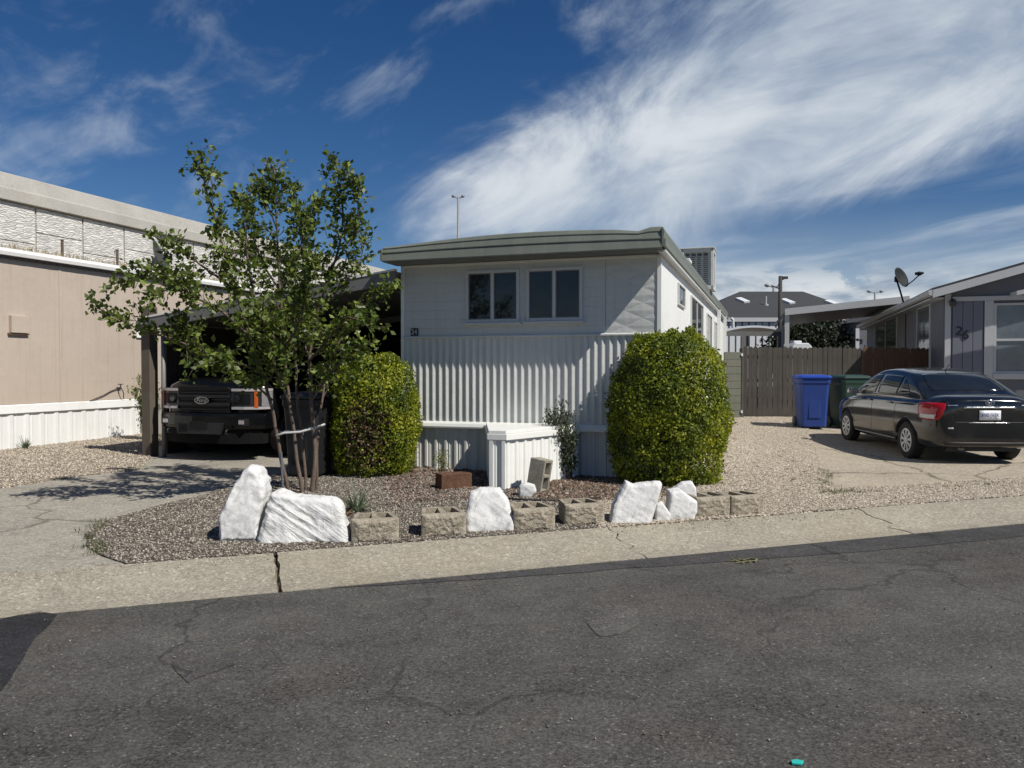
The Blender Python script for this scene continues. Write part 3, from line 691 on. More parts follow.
# single reddish block on the litter, grey block leaning up on end
p = ground(453.5, 488); mb = MB(); mb.box(-.2, .2, -.1, .1, -.01, .185)
o = mb.build('red_block', M_red, bevel=.006); o.location = p; o.rotation_euler = (0, R(1), R(28)); tag(o, 'dark reddish brown solid block lying on the litter left of the hitch cover', 'block')
p = ground(537, 491); root = empty('cinder_block', p, R(-2), 'pale grey hollow concrete block stood on end, leaning beside the hitch cover', 'cinder block')
root.rotation_euler = (R(-4), R(8), R(-32)); mb = MB(); w, d, hh = .2, .2, .39; t = .034
mb.box(-w / 2, w / 2, -d / 2, -d / 2 + t, 0, hh); mb.box(-w / 2, w / 2, d / 2 - t, d / 2, 0, hh)
for z0 in (0, hh / 2 - t / 2, hh - t): mb.box(-w / 2, w / 2, -d / 2 + t, d / 2 - t, z0, z0 + t)
mb.build('block_shell', M_cmu, root, bevel=.006)

# ------------------------------------------------------------------ white boulders
def rockmat(name, streak, bd=.012):
    m, nt, b = newmat(name); co = coords(nt); g = nz(nt, co, 4, 6, .65)
    st = nz(nt, scaled(nt, co, (3, 3, 20), rot=streak), 1.0, 6, .6, .9); fine = nz(nt, co, 55, 4, .65)
    c = mix(nt, st.ss(.3, .45), (.46, .45, .42), (.63, .625, .605)); c = mulc(nt, c, (g - .5) * .14 + 1.0)
    c = mix(nt, (nz(nt, scaled(nt, co, 1, loc=(4, 4, 2)), 7, 6, .7).ss(.62, .72)) * .55, c, (.40, .37, .32))
    setb(nt, b, c, .75, 0, st * 1.0 + g * .5 + fine * .35, bd, .25); return m
M_rockA = rockmat('white_rock', (0, R(-35), 0), .02); M_rockB = rockmat('white_rock_rough', (0, R(60), 0))
def boulder(name, pix, Y, thick, mat, label, lean=0.0, yaw=0.0, amp=.03, group='white painted boulders along the kerb', bury=.03, grain=-35, groove=.34):
    """pix: the outline seen from the street; the stone has its own thickness behind it."""
    P = [at(a, b, Y) for a, b in pix]; zmin = min(p.z for p in P); cx = sum(p.x for p in P) / len(P)
    base = Vector((cx, Y, gz(cx, Y)))
    out = [Vector((p.x - cx, p.z - base.z)) for p in P]
    for o_ in out:
        if o_.y < .05: o_.y = -bury
    c = sum(out, Vector((0, 0))) / len(out); hgt = max(o_.y for o_ in out)
    ol = []
    for i, a in enumerate(out):
        b = out[(i + 1) % len(out)]; k = max(1, int((b - a).length / .05)); ol += [a.lerp(b, j / k) for j in range(k)]
    random.seed(int(Y * 1000) + len(pix)); rings = []
    prof = [(-.5, .0), (-.5, .40), (-.47, .84), (-.36, .965), (-.12, 1.0), (.2, .99), (.42, .88), (.5, .5), (.5, 0.0)]
    vs_ = []
    for f, k in prof:
        ring = []
        for p in ol:
            q = c + (p - c) * max(k, .02); y = f * thick + lean * max(0, q.y) + thick * .10 * math.sin(q.x * 7 + Y) * (abs(f) > .3)
            ring.append(Vector((q.x, y, q.y)))
        rings.append(ring)
    mb = MB(); mb.loft(rings, cap=True)
    o = mb.build(name, mat, smooth=True)
    m = o.modifiers.new('r', 'REMESH'); m.mode = 'VOXEL'; m.voxel_size = .012; m.use_smooth_shade = True; frozen(o)
    sd = Vector((Y * 3.1, cx, .7))
    me = o.data; nrm = [v.normal.copy() for v in me.vertices]
    for v, n_ in zip(me.vertices, nrm):
        p = v.co + sd
        d = noise.noise(p * 3) * amp * .5 + noise.fractal(p * 14, .9, 2.1, 4) * amp * .22
        q = Matrix.Rotation(R(grain), 3, 'Y') @ p; d += (.75 - 2.2 * abs(noise.noise(Vector((q.x * 2.6, q.y * 2.6, q.z * 15)))) - .8 * abs(noise.noise(Vector((q.x * 6, q.y * 6, q.z * 34 + 7))))) * amp * groove
        vr = noise.voronoi(p * 3.2)[0]; d += min(.35, vr[1] - vr[0]) * amp * 1.3 - amp * .3
        v.co += n_ * d
    o.location = base; o.rotation_euler = (0, 0, yaw); tag(o, label, 'boulder', group); return o
boulder('boulder', [(224, 547), (222, 520), (230, 493), (243, 470), (250, 464), (258, 467), (266, 480), (267, 496), (262, 520), (262, 545), (245, 550)], 6.62, .30, M_rockB, 'tall narrow white boulder standing upright at the left end of the row', .10, grain=62)
boulder('boulder', [(258, 547), (262, 520), (270, 493), (276, 491), (300, 495), (333, 501), (341, 507), (350, 530), (353, 541), (310, 548)], 6.55, .24, M_rockA, 'widest white boulder, a sloping slab with diagonal grooves', .22)
boulder('boulder', [(466, 530), (465, 515), (470, 492), (480, 489), (500, 488), (507, 499), (516, 520), (516, 529), (490, 533)], 7.0, .2, M_rockB, 'squarish white boulder standing between two tan blocks mid row', .22, amp=.022, groove=.16)
boulder('boulder', [(608, 522), (612, 505), (622, 488), (626, 481), (634, 485), (661, 482), (663, 485), (655, 512), (650, 520), (630, 524)], 7.35, .2, M_rockB, 'four-cornered white boulder with pointed top left, at the foot of the right round bush', .2, amp=.022, groove=.14)
boulder('boulder', [(664, 517), (668, 500), (668, 490), (680, 489), (697, 501), (698, 510), (694, 517)], 7.55, .22, M_rockB, 'lumpy white boulder leaning in the cluster beside the first right-hand block', .15, amp=.02, groove=.12)
boulder('boulder', [(672, 505), (672, 489), (682, 482), (692, 481), (696, 487), (697, 505)], 7.85, .16, M_rockB, 'small rounded white boulder peeking out behind the lumpy one', .1, amp=.016)
boulder('boulder', [(654, 517), (656, 504), (662, 501), (672, 515), (668, 518)], 7.42, .10, M_rockB, 'smallest white stone wedged between the four-cornered boulder and the lumpy one', .1, amp=.012)
boulder('boulder', [(518, 493), (519, 486), (525, 482), (535, 484), (537, 491), (530, 494)], 8.75, .16, M_rockB, 'fist-sized white rock lying in front of the leaning grey block', .05, amp=.012)
# dark edging pipe half buried in front of the leaning block
pts = [ground(a, b, .02) for a, b in ((508, 499), (530, 500), (555, 500), (580, 499), (600, 498))]
tag(MB().tube(pts, .014, 8).build('edging_pipe', plain('black_hose', (.02, .02, .02), .5), smooth=True), 'thin black plastic edging pipe lying on the bed before the leaning block', 'garden edging')
# ------------------------------------------------------------------ beige house on the left
dvec = Vector((math.sin(R(18.5)), math.cos(R(18.5)), 0)); fvec = Vector((math.cos(R(18.5)), -math.sin(R(18.5)), 0))
p1 = ground(137, 434.5); p0 = ground(0, 452)
BO = p1 - dvec * 0; BF = Frame((BO.x, BO.y, p1.z), HR)          # origin on the wall's foot at the window end
M_beige = plain('beige_siding', (.46, .385, .315), .6, var=.13, vs=.8, bump=.008, bs=2.5, streak=.65, dirt=.2, dirtcol=(.36, .29, .22))
M_bskirt = plain('white_skirt', (.72, .72, .70), .5, var=.07, streak=.25, dirt=.15, dirtcol=(.4, .33, .25))
b1 = empty('mobile_home', BF.o, HR, 'beige ribbed mobile home with white skirting, before the tall concrete wall', 'mobile home')
ya = BF.side(-90, 300)[0] - 3; yb = 13.0
_, zE = BF.side(60, 262); _, zS1 = BF.side(60, 402); _, zS0 = BF.side(60, 410.5)
mb = MB(); mb.box(-4.2, -.02, ya, yb, .3, zE - .02); mb.build('wall', M_beige, b1)
mb = MB(); seams = [BF.side(p, 330)[0] for p in (-40, 60, 134)]
y = ya; k = 0
while y < yb:
    w = .3; mb.box(-.018, .0 + .0015 * (k % 2), y, y + .15, zS1, zE - .02); mb.box(-.018, .003 - .0015 * (k % 2), y + .15, y + w, zS1, zE - .02); y += w; k += 1
mb.build('ribbed_siding', M_beige, b1)
for s_ in seams:
    mb = MB(); mb.box(.004, .012, s_ - .02, s_ + .02, zS1, zE - .03); mb.build('batten', M_beige, b1)
mb = MB(); mb.prism([(-.02, zS0), (.03, zS0 - .01), (.045, zS0), (.03, zS1 - .02), (-.02, zS1)], 'y', ya, BF.side(141, 400)[0]); mb.build('skirt_band', M_bskirt, b1, bevel=.004)
mb = MB(); ribbed(mb, ya, BF.side(140, 400)[0], -.15, zS0, .0, p=.3, axis='side'); mb.build('skirt', M_bskirt, b1, fixn=False)
mb = MB(); mb.box(-.03, .0, BF.side(141, 400)[0], yb, -.2, zS1); mb.build('skirt', plain('skirt_shade', (.3, .28, .25), .7), b1, label='plain skirting of the part under the carport, shade put into its colour')  # carport shade is put into this stretch's darker colour
M_roofw = plain('white_roof_edge', (.7, .69, .66), .5, var=.08, streak=.2, dirt=.25, dirtcol=(.35, .3, .24))
mb = MB(); mb.prism([(-4.3, zE + .05), (.06, zE - .03), (.12, zE - .03), (.13, zE + .03), (.06, zE + .05), (.05, zE + .10), (-2, zE + .22), (-4.3, zE + .12)], 'y', ya, yb + .2); mb.build('roof', M_roofw, b1)
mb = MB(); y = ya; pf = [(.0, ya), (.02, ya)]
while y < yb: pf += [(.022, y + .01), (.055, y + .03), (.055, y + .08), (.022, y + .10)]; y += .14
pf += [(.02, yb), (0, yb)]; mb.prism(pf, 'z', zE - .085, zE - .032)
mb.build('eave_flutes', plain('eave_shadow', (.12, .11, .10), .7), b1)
y0, z1 = BF.side(135.5, 318); y1, z0 = BF.side(153, 338.5)
side_window(b1, y0, y1 + .1, z0, z1, x=.01, fr=.07, mat=M_white, glass=M_glass)
y0, z1 = BF.side(8.5, 315); y1, z0 = BF.side(26, 333.5)
mb = MB(); mb.box(.0, .075, y0, y1, z0, z1); vb = mb.build('vent_box', M_beige, b1, bevel=.008)
mb = MB(); mb.box(.0, .05, y0 - .03, y1 + .03, z0 - .03, z0 - .004); mb.build('vent_lip', plain('rusty_lip', (.16, .11, .08), .7), vb)
# cable looping from a tap on the wall
mb = MB(); pts = []
for a, b in ((90, 401), (97, 398), (104, 395), (111, 391), (116, 389), (119, 388)):
    y_, z_ = BF.side(a, b, .03); pts.append(Vector((.03, y_, z_)))
mb.tube(pts, .009, 6)
y_, z_ = BF.side(118.5, 388, .03); mb.tube([(0, y_, z_), (.1, y_, z_)], .016, 8); mb.tube([(.085, y_, z_), (.085, y_, z_ + .07)], .012, 6); mb.box(.06, .11, y_ - .05, y_ + .05, z_ + .07, z_ + .085)
mb.tube([(.1, y_, z_ - .0), (.11, y_ + .05, z_ - .1), (.06, y_ + .1, z_ - .22)], .009, 6)
mb.build('outside_tap', M_dark, b1)

# ------------------------------------------------------------------ highway wall on its bank
DW = 26.0
WO = -fvec * DW; WF = Frame((WO.x, WO.y, 0), HR)
def wy(px, py): return WF.side(px, py)
yA, zT = wy(0, 171); _, zP = wy(0, 199); ya_, zB = wy(0, 246)
M_conc = concrete('wall_concrete', (.40, .385, .35), .18, .35)
def panelmat():
    m, nt, b = newmat('stone_panel'); co = coords(nt); sx, sy, sz = sep(nt, co)
    w = nz(nt, co, 1.3, 3); v = vor(nt, scaled(nt, co, (1, 3.2, 15)), 1.0, out='Color'); t = X(nt, sep_color(nt, v))
    d = X(nt, vor(nt, scaled(nt, co, (1, 3.2, 15)), 1.0, 'DISTANCE_TO_EDGE'))
    c = mulc(nt, (.60, .59, .56), (t - .5) * .25 + (nz(nt, co, 3, 5) - .5) * .35 + 1.0); c = mix(nt, d.ss(.06, .0) * .14, c, (.2, .19, .17))
    setb(nt, b, c, .9, 0, d.ss(0, .2) * .5 + t * .8, .035, .2); return m
M_panel = panelmat()
sw_ = empty('retaining_wall', WF.o, HR, 'tall pale concrete highway wall with stone-textured panels and a stained parapet, behind the beige house', 'retaining wall')
pw = wy(83, 230)[0] - wy(36, 220)[0]
y0 = wy(36, 220)[0] - pw * 6
rows = [zT - (zT - zP) - .05 - i * .92 for i in range(4)]
mb = MB(); mb.box(-.5, -.06, y0, y0 + pw * 34, 0, zP); mb.build('backing', M_conc, sw_)
mb = MB()
for i in range(34):
    for j in range(4):
        z1 = rows[j]; a = y0 + i * pw; h_ = .88; rr = .46 if i % 2 else 0
        zt_ = z1 - rr if not (j == 0) else z1; zb_ = z1 - .92 - rr + .03
        mb.box(-.06, .0, a + .035, a + pw - .035, zb_, zt_)
mb.build('stone_panel', M_panel, sw_, bevel=.02)
mb = MB(); mb.prism([(-.5, zP), (.16, zP), (.16, zP + .42), (.13, zP + .44), (.04, zT - .02), (-.02, zT), (-.42, zT), (-.5, zP + .4)], 'y', y0, y0 + pw * 34); mb.build('parapet', M_conc, sw_, bevel=.02)
# bank of dry grass up to its foot
M_bank = plain('dry_bank', (.25, .20, .13), .95, var=.3, vs=1.2)
mb = MB()
def bankf(u, v):
    x = 17 * (1 - u) ** 1.0 - 9.5 * 0; x = -.0 + 10.5 * u; y = y0 + v * pw * 34
    z = zB - .15 + (.3 - zB) * (u ** 1.4) + .12 * noise.noise(Vector((x * .6, y * .6, 0)))
    return Vector((x, y, z))
mb.grid(bankf, 14, 90); o = mb.build('bank', M_bank, smooth=True); o.location = WF.o; o.rotation_euler = (0, 0, HR); tag(o, kind='structure')
n = 5000; u = rng.uniform(0, .30, n) ** 1.0; v = rng.uniform(.12, .5, n); P = []
for a, b in zip(u, v): P.append(WF.m @ bankf(a, b))
Dn = rng.normal(0, .25, (n, 3)); Dn[:, 2] = 1
g = leaf_object('dry_grass', np.array([tuple(p) for p in P]), Dn, rng.uniform(.10, .34, n), rng.uniform(0, 1, n), leafmat('dry_grass', (.22, .17, .09), (.36, .29, .17), (.45, .39, .26), .8, .2), None, .09)
tag(g, 'dry tan grass growing along the foot of the concrete highway wall', 'grass', kind='stuff')
for k, pxx in enumerate((42, 98)):
    y_ = wy(pxx, 250)[0]; p = WF.m @ Vector((1.0, y_, zB - .4)); mb = MB(); mb.tube([(0, 0, -.3), (0, 0, .8)], .05, 8); mb.tube([(0, 0, .8), (0, 0, .84)], .06, 8)
    o = mb.build('marker_post', plain('rusty_post', (.10, .075, .055), .8)); o.location = p
    tag(o, ['thin rusty post in the dry grass, nearest the left edge', 'thin rusty post in the dry grass behind the beige roof, further along'][k], 'post', 'posts below the highway wall')

# ------------------------------------------------------------------ carport between the houses
CY = 0.0
xl_ = -8.35; xr_ = -HW - .03
_, zr0 = H.front(399, 275, -.1); _, zl0 = H.front(174, 317, -.1)
xq = H.front(174, 317, -.1)[0]
sl_ = (zr0 - zl0) / (xr_ - xq); zz = lambda x: zr0 + (x - xr_) * sl_
M_alu = plain('carport_alu', (.15, .15, .145), .5, var=.1, streak=.2, dirt=.2, dirtcol=(.12, .1, .08))
cp = empty('carport', H.o, HR, 'sloping metal carport roof on posts between the beige and the white house', 'carport')
CL_ = 13.0
mb = MB(); n = 24
for k in range(n):
    a = xl_ + (xr_ - xl_) * k / n; b = xl_ + (xr_ - xl_) * (k + 1) / n
    mb.prism([(a, zz(a)), (b - .001, zz(b)), (b - .001, zz(b) + .05), (b - .04, zz(b) + .05), (b - .05, zz(b) + .014), (a + .03, zz(a) + .014), (a, zz(a) + .014)], 'y', -.1, CL_)
mb.build('roof_panels', M_alu, cp)
mb = MB(); mb.prism([(xl_ - .02, zz(xl_) - .13), (xr_, zz(xr_) - .13), (xr_, zz(xr_) + .055), (xl_ - .02, zz(xl_) + .055)], 'y', -.16, -.102); mb.build('front_beam', M_alu, cp, bevel=.006)
mb = MB(); mb.prism([(xl_ - .02, zz(xl_) + .057), (xr_, zz(xr_) + .057), (xr_, zz(xr_) + .085), (xl_ - .02, zz(xl_) + .085)], 'y', -.17, -.09); mb.build('drip_edge', M_trim, cp)
for yy_ in (4, 8): 
    mb = MB(); mb.prism([(xl_, zz(xl_) - .12), (xr_, zz(xr_) - .12), (xr_, zz(xr_) - .004), (xl_, zz(xl_) - .004)], 'y', yy_, yy_ + .08); mb.build('cross_beam', M_alu, cp)
# wide timber post, slim pipe beside it
px_, _ = H.front(149.5, 420, .0); wv_ = .105
gx = H.m @ Vector((px_, 0, 0)); g0 = gz(gx.x, gx.y) - MZ
M_wood = plain('weathered_post', (.10, .082, .062), .85, var=.3, vs=4, streak=.5, dirtcol=(.07, .055, .04))
mb = MB(); mb.box(px_ - wv_, px_ + wv_ * .7, -.06, .12, g0 - .05, zz(px_) - .14 if False else 2.45); mb.build('post', M_wood, cp, bevel=.01)
px2, _ = H.front(163, 420, .0)
mb = MB(); mb.tube([(px2, .02, g0 - .05), (px2, .02, zz(px2) - .13)], .035, 12); mb.build('pipe_post', M_alu, cp, smooth=True)
for yy_ in (4.04, 8.04, 12.5):
    mb = MB(); mb.box(px_ - .04, px_ + .04, yy_ - .04, yy_ + .04, -.2, zz(px_) - .12); mb.build('post', M_alu, cp)
# electrical box and edge-on dish over the post
EY = 4.6; xb0, zb1 = H.front(137.5, 276, EY); xb1, zb0 = H.front(156, 302, EY)
mb = MB(); mb.box(xb0, xb1, EY - .06, EY + .14, zb0, zb1); mb.box(xb0 - .02, xb1 + .02, EY - .09, EY + .16, zb1 + .002, zb1 + .03); mb.box(xb0 + .12, xb1 - .12, EY, EY + .08, 2.3, zb0)
o = mb.build('electric_box', plain('grey_box', (.085, .088, .09), .6, var=.15), bevel=.008); o.location = H.o; o.rotation_euler = (0, 0, HR); tag(o, 'dark grey electrical box mounted above the left carport post', 'electrical box')
def dish(name, base, mast, rad, aim, label, arm=True, mat=None):
    """base: foot of the mast; mast: its top; aim: where the bowl points."""
    root = empty(name, base, 0, label, 'satellite dish'); mat = mat or plain('dish_grey', (.10, .105, .11), .45, var=.08)
    top = Vector(mast) - Vector(base); aim = Vector(aim).normalized(); Q = aim.to_track_quat('Z', 'Y').to_matrix().to_4x4()
    mb = MB(); mb.tube([(0, 0, 0), tuple(top * .45 + Vector((0, 0, .02))), tuple(top)], .025, 10); mb.build('mast', mat, root, smooth=True)
    ctr = top + aim * .08; rings = []
    for sgn in (0, 1):
        for r in ([.02, .3, .6, .85, 1.0] if sgn == 0 else [1.0, .85, .6, .3, .02]):
            rings.append([Matrix.Translation(ctr) @ Q @ Vector((rad * r * math.cos(t * math.pi / 16) * .93, rad * r * math.sin(t * math.pi / 16), rad * .28 * r * r - .012 * sgn)) for t in range(32)])
    MB().loft(rings).build('bowl', mat, root, smooth=True)
    if arm:
        lo_ = Matrix.Translation(ctr) @ Q @ Vector((0, -rad * .95, .1)); ft = Matrix.Translation(ctr) @ Q @ Vector((0, -rad * .55, rad * 1.9))
        mb = MB(); mb.tube([lo_, lo_.lerp(ft, .5) + Vector((0, 0, -.02)), ft], .016, 8); mb.build('feed_arm', mat, root, smooth=True)
        mb = MB(); f2 = Vector(ft)
        for s_ in (-1, 0, 1): 
            a = f2 + Q @ Vector((s_ * .09, .03, .0)); mb.tube([a + Q @ Vector((0, 0, .06)), a, a + Q @ Vector((0, .01, -.06))], [.03, .035, .045], 10)
        mb.tube([f2 + Q @ Vector((-.1, .02, 0)), f2 + Q @ Vector((.1, .02, 0))], .02, 8); mb.build('feed_horn', mat, root, smooth=True)
    mb = MB(); mb.box(-.06, .06, -.02, .06, -.08, .08, Matrix.Translation(top + aim * .03)); mb.build('bracket', mat, root)
    return root
bp = H.m @ Vector(((xb0 + xb1) / 2, EY + .04, zb1 + .03)); tp = at(153.5, 262, bp.y)
dish('satellite_dish', bp, tp + Vector((0, 0, .02)), .46, (.78, .48, .40), 'grey satellite dish seen edge-on above the left carport post', arm=False, mat=plain('dish_pale', (.10, .104, .108), .5))
# plank wall along the carport's left side
mb = MB(); y = .35; k = 0
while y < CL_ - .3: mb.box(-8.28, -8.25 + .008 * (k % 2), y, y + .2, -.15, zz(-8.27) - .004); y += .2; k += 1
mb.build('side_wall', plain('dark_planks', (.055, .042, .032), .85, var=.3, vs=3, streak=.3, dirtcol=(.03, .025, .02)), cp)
mb = MB(); mb.box(-8.24, -HW - .2, CL_ - .25, CL_ - .2, -.2, 3.0); mb.build('added_back_wall', plain('dark_back', (.05, .042, .035), .85), cp)  # dark end wall added so the carport's inside stays black
# shed added at the back to block light and keep the carport dark
sh = empty('added_dark_shed', H.m @ Vector((-5.9, 9.2, 0)), HR, 'dark shed added deep under the carport to keep its inside dark', 'shed')
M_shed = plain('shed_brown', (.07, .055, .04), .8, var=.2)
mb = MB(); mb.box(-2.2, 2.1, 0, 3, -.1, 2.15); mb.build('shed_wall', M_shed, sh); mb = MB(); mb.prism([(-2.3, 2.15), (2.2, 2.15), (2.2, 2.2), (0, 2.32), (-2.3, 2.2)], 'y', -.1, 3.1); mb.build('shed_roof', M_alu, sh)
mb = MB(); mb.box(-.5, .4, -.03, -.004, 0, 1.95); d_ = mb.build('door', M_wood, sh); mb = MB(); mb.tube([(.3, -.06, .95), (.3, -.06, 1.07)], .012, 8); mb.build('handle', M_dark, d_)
# black cart beside the truck, half behind the left bush
def wheelie(name, base, rz, w, d, h, body, lid, label, cat='wheeled bin', group=None):
    r = empty(name, base, rz, label, cat, group); mb = MB()
    sec = lambda s_, z: [Vector((x * w / 2 * s_, y * d / 2 * s_, z)) for x, y in ((-1, -.8), (-.8, -1), (.8, -1), (1, -.8), (1, .8), (.8, 1), (-.8, 1), (-1, .8))]
    mb.loft([sec(.74, .04), sec(.78, .06), sec(.86, h * .55), sec(.92, h * .82), sec(.98, h * .86), sec(.98, h * .93)]); mb.build('bin_body', body, r, bevel=.006)
    mb = MB(); mb.box(-w * .18, w * .18, -d / 2 * .86, -d / 2 * .78, h * .2, h * .6); mb.build('front_panel', body, r, bevel=.012)
    mb = MB(); rings = []
    for t, z in ((1.03, h * .935), (1.06, h * .945), (1.05, h * .97), (.92, h * .995), (.6, h * 1.01)): rings.append(sec(t, z))
    mb.loft(rings); mb.build('lid', lid, r, bevel=.006)
    mb = MB(); mb.tube([(-w * .4, d / 2 + .04, h * .9), (w * .4, d / 2 + .04, h * .9)], .018, 10); mb.build('handle', lid, r)
    for s_ in (-1, 1):
        mb = MB(); lathe(mb, [(.02, -.03), (.11, -.03), (.125, -.015), (.125, .015), (.11, .03), (.02, .03)], Matrix.Translation((s_ * w * .42, d / 2 * .8, .125)) @ Matrix.Rotation(R(90), 4, 'Z'), 20)
        mb.build('wheel', M_dark, r, smooth=False)
    return r
p = ground(311, 476)
wheelie('trash_cart', p, R(-18), .58, .6, 1.12, plain('black_plastic', (.009, .0095, .01), .6), plain('black_plastic_lid', (.012, .0125, .014), .45), 'black wheeled cart in the carport shade between the young tree and the left bush')
# ------------------------------------------------------------------ grey house 26
KX, KY = 10.10, 18.0; KZ = gz(KX, KY)
K = Frame((KX, KY, KZ), HR)
M_grey = plain('grey_siding', (.115, .122, .142), .6, var=.07, streak=.12, dirt=.06)
M_grey2 = plain('grey_panel', (.15, .158, .19), .6, var=.05)
M_gtrim = plain('grey_white_trim', (.47, .475, .48), .5, var=.06, streak=.15, dirt=.1, dirtcol=(.35, .32, .3))
M_shing = plain('shingle', (.045, .046, .05), .9, var=.25, vs=6)
h26 = empty('mobile_home', K.o, HR, 'grey mobile home with white trim, black number 26 and a dish on its roof', 'mobile home')
KW = 8.2; KL = 15.0
# roof line from its sloping edge
ax, az = K.front(934, 288, -.35); bx, bz = K.front(1024, 262.5, -.35); sl = (bz - az) / (bx - ax)
ze = az - .06; xr0 = ax; xm = xr0 + 4.2
wallz = lambda x: ze - .16 + (min(x, 2 * xm - x) - xr0) * sl
mb = MB(); mb.prism([(0, -.2), (KW, -.2), (KW, wallz(KW)), (xm, wallz(xm)), (0, wallz(0))], 'y', .0, KL); mb.build('wall', M_grey, h26)
mb = MB()
k = 0
while k * .3 < KL: mb.box(-.022, -.001, k * .3 + .005, k * .3 + .292, -.2, wallz(0) - .01); k += 1
mb.build('side_siding', M_grey, h26, bevel=.003)
# roof: two slopes with white rake boards
mb = MB(); E = 2 * xm - xr0
mb.prism([(xr0 - .04, ze - .01), (xm, ze + (xm - xr0) * sl), (E + .04, ze - .01), (E + .04, ze + .06), (xm, ze + (xm - xr0) * sl + .08), (xr0 - .04, ze + .06)], 'y', -.38, KL + .2); mb.build('roof', M_shing, h26)
mb = MB(); mb.prism([(xr0 - .03, ze - .17), (xm, ze - .17 + (xm - xr0) * sl), (E, ze - .17), (E, ze + .012), (xm, ze + .012 + (xm - xr0) * sl), (xr0 - .03, ze + .012)], 'y', -.415, -.385); mb.build('rake_board', M_gtrim, h26)
mb = MB(); mb.prism([(xr0 - .03, ze - .17), (xm, ze - .17 + (xm - xr0) * sl), (xm, ze - .05 + (xm - xr0) * sl), (xr0 - .03, ze - .05)], 'y', -.38, .0); mb.build('soffit', M_grey, h26)
mb = MB(); mb.prism([(xr0 - .03, ze - .12), (xr0 - .11, ze - .10), (xr0 - .13, ze - .0), (xr0 - .045, ze + .02)], 'y', -.41, KL + .1); mb.build('gutter', M_gtrim, h26)
mb = MB(); mb.box(xr0, -.0, .01, KL, ze - .17, ze - .13); mb.build('side_soffit', M_gtrim, h26)
def fr(px, py, y=0): return K.front(px, py, y)
x0, _ = fr(946, 330); x1, _ = fr(951.5, 330)
mb = MB(); mb.box(x0 - .03, x1 - .02, -.03, -.001, .0, wallz(0) + .02); mb.build('corner_board', M_gtrim, h26, bevel=.004)
# white band, wide post, window with sill
xd0, zd1 = fr(952.5, 301.5); xd1, _ = fr(984, 330); _, zd0 = fr(970, 372); xp1, _ = fr(993, 330); xw1, _ = fr(1052, 330); _, zw1 = fr(1008, 303); _, zwm = fr(1008, 340); _, zw0 = fr(1008, 373.5)
_, zb_ = fr(970, 297.5)
mb = MB(); mb.box(xd0 + .0, xw1 + .25, -.05, -.001, zd1, zb_ + .02); mb.build('head_trim', M_gtrim, h26, bevel=.004)
mb = MB(); mb.box(xd1, xp1, -.048, -.001, zw0 - .15, zd1 - .003); mb.build('door_post', M_gtrim, h26, bevel=.004)
mb = MB(); mb.box(xp1 + .003, xw1 + .2, -.07, -.001, zw0 - .13, zw0); mb.build('window_sill', M_gtrim, h26, bevel=.004)
# the door: three tall boards and the number
mb = MB(); dw = (xd1 - .02 - xd0) / 3
for k in range(3): mb.box(xd0 + k * dw + .004, xd0 + (k + 1) * dw - .006, -.032, -.001, .35, zd1 - .004)
dr = mb.build('door', M_grey2, h26, bevel=.003)
M_blk = plain('black_numeral', (.008, .008, .008), .4)
xa_, za_ = fr(958.8, 331.5, -.035); xb_, zb2 = fr(965.6, 335, -.035)
text_mesh('numeral', '2', .30, M_blk, dr, Matrix.Translation((xa_, -.042, za_)) @ MX @ Matrix.Rotation(R(-8), 4, 'Z') @ Matrix.Diagonal((1.05, 1, 1, 1)), .006)
text_mesh('numeral', '6', .30, M_blk, dr, Matrix.Translation((xb_, -.042, zb2)) @ MX @ Matrix.Rotation(R(-8), 4, 'Z') @ Matrix.Diagonal((1.05, 1, 1, 1)), .006)
mb = MB()
for a, b, c, d in ((xp1 + .003, xp1 + .06, zw0, zw1), (xw1 - .06, xw1, zw0, zw1), (xp1 + .06, xw1 - .06, zw1 - .05, zw1), (xp1 + .06, xw1 - .06, zwm - .025, zwm + .025), (xp1 + .06, xw1 - .06, zw0, zw0 + .05)): mb.box(a, b, -.04, .0, c, d)
w = mb.build('window', M_gtrim, h26, bevel=.004)
M_blind = glassmat('window_glass_blind', (.14, .16, .19), .12)
mb = MB(); mb.box(xp1 + .03, xw1 - .03, -.012, -.001, zw0 + .02, zw1 - .02); mb.build('pane', M_blind, w)
mb = MB(); mb.box(xw1 + .2, KW, -.03, -.001, .0, .7); mb.build('skirt', M_grey, h26)
# porch light near the corner
xl2, zl2 = fr(952.5, 302, -.1); mb = MB(); mb.tube([(xl2, 0, zl2), (xl2, -.12, zl2 + .02)], .03, 8); mb.tube([(xl2, -.12, zl2 + .07), (xl2, -.12, zl2 + .02), (xl2, -.12, zl2 - .09)], [.03, .075, .06], 12); mb.build('porch_light', M_dark, h26, smooth=True)
# small awning roof over the window at the edge of view
x0, z0 = fr(1010, 297, -.4); mb = MB(); mb.prism([(x0, z0), (x0 + 2.4, z0 + .45), (x0 + 2.4, z0 + .56), (x0, z0 + .09)], 'y', -.9, -.42); mb.build('window_awning', M_gtrim, h26)
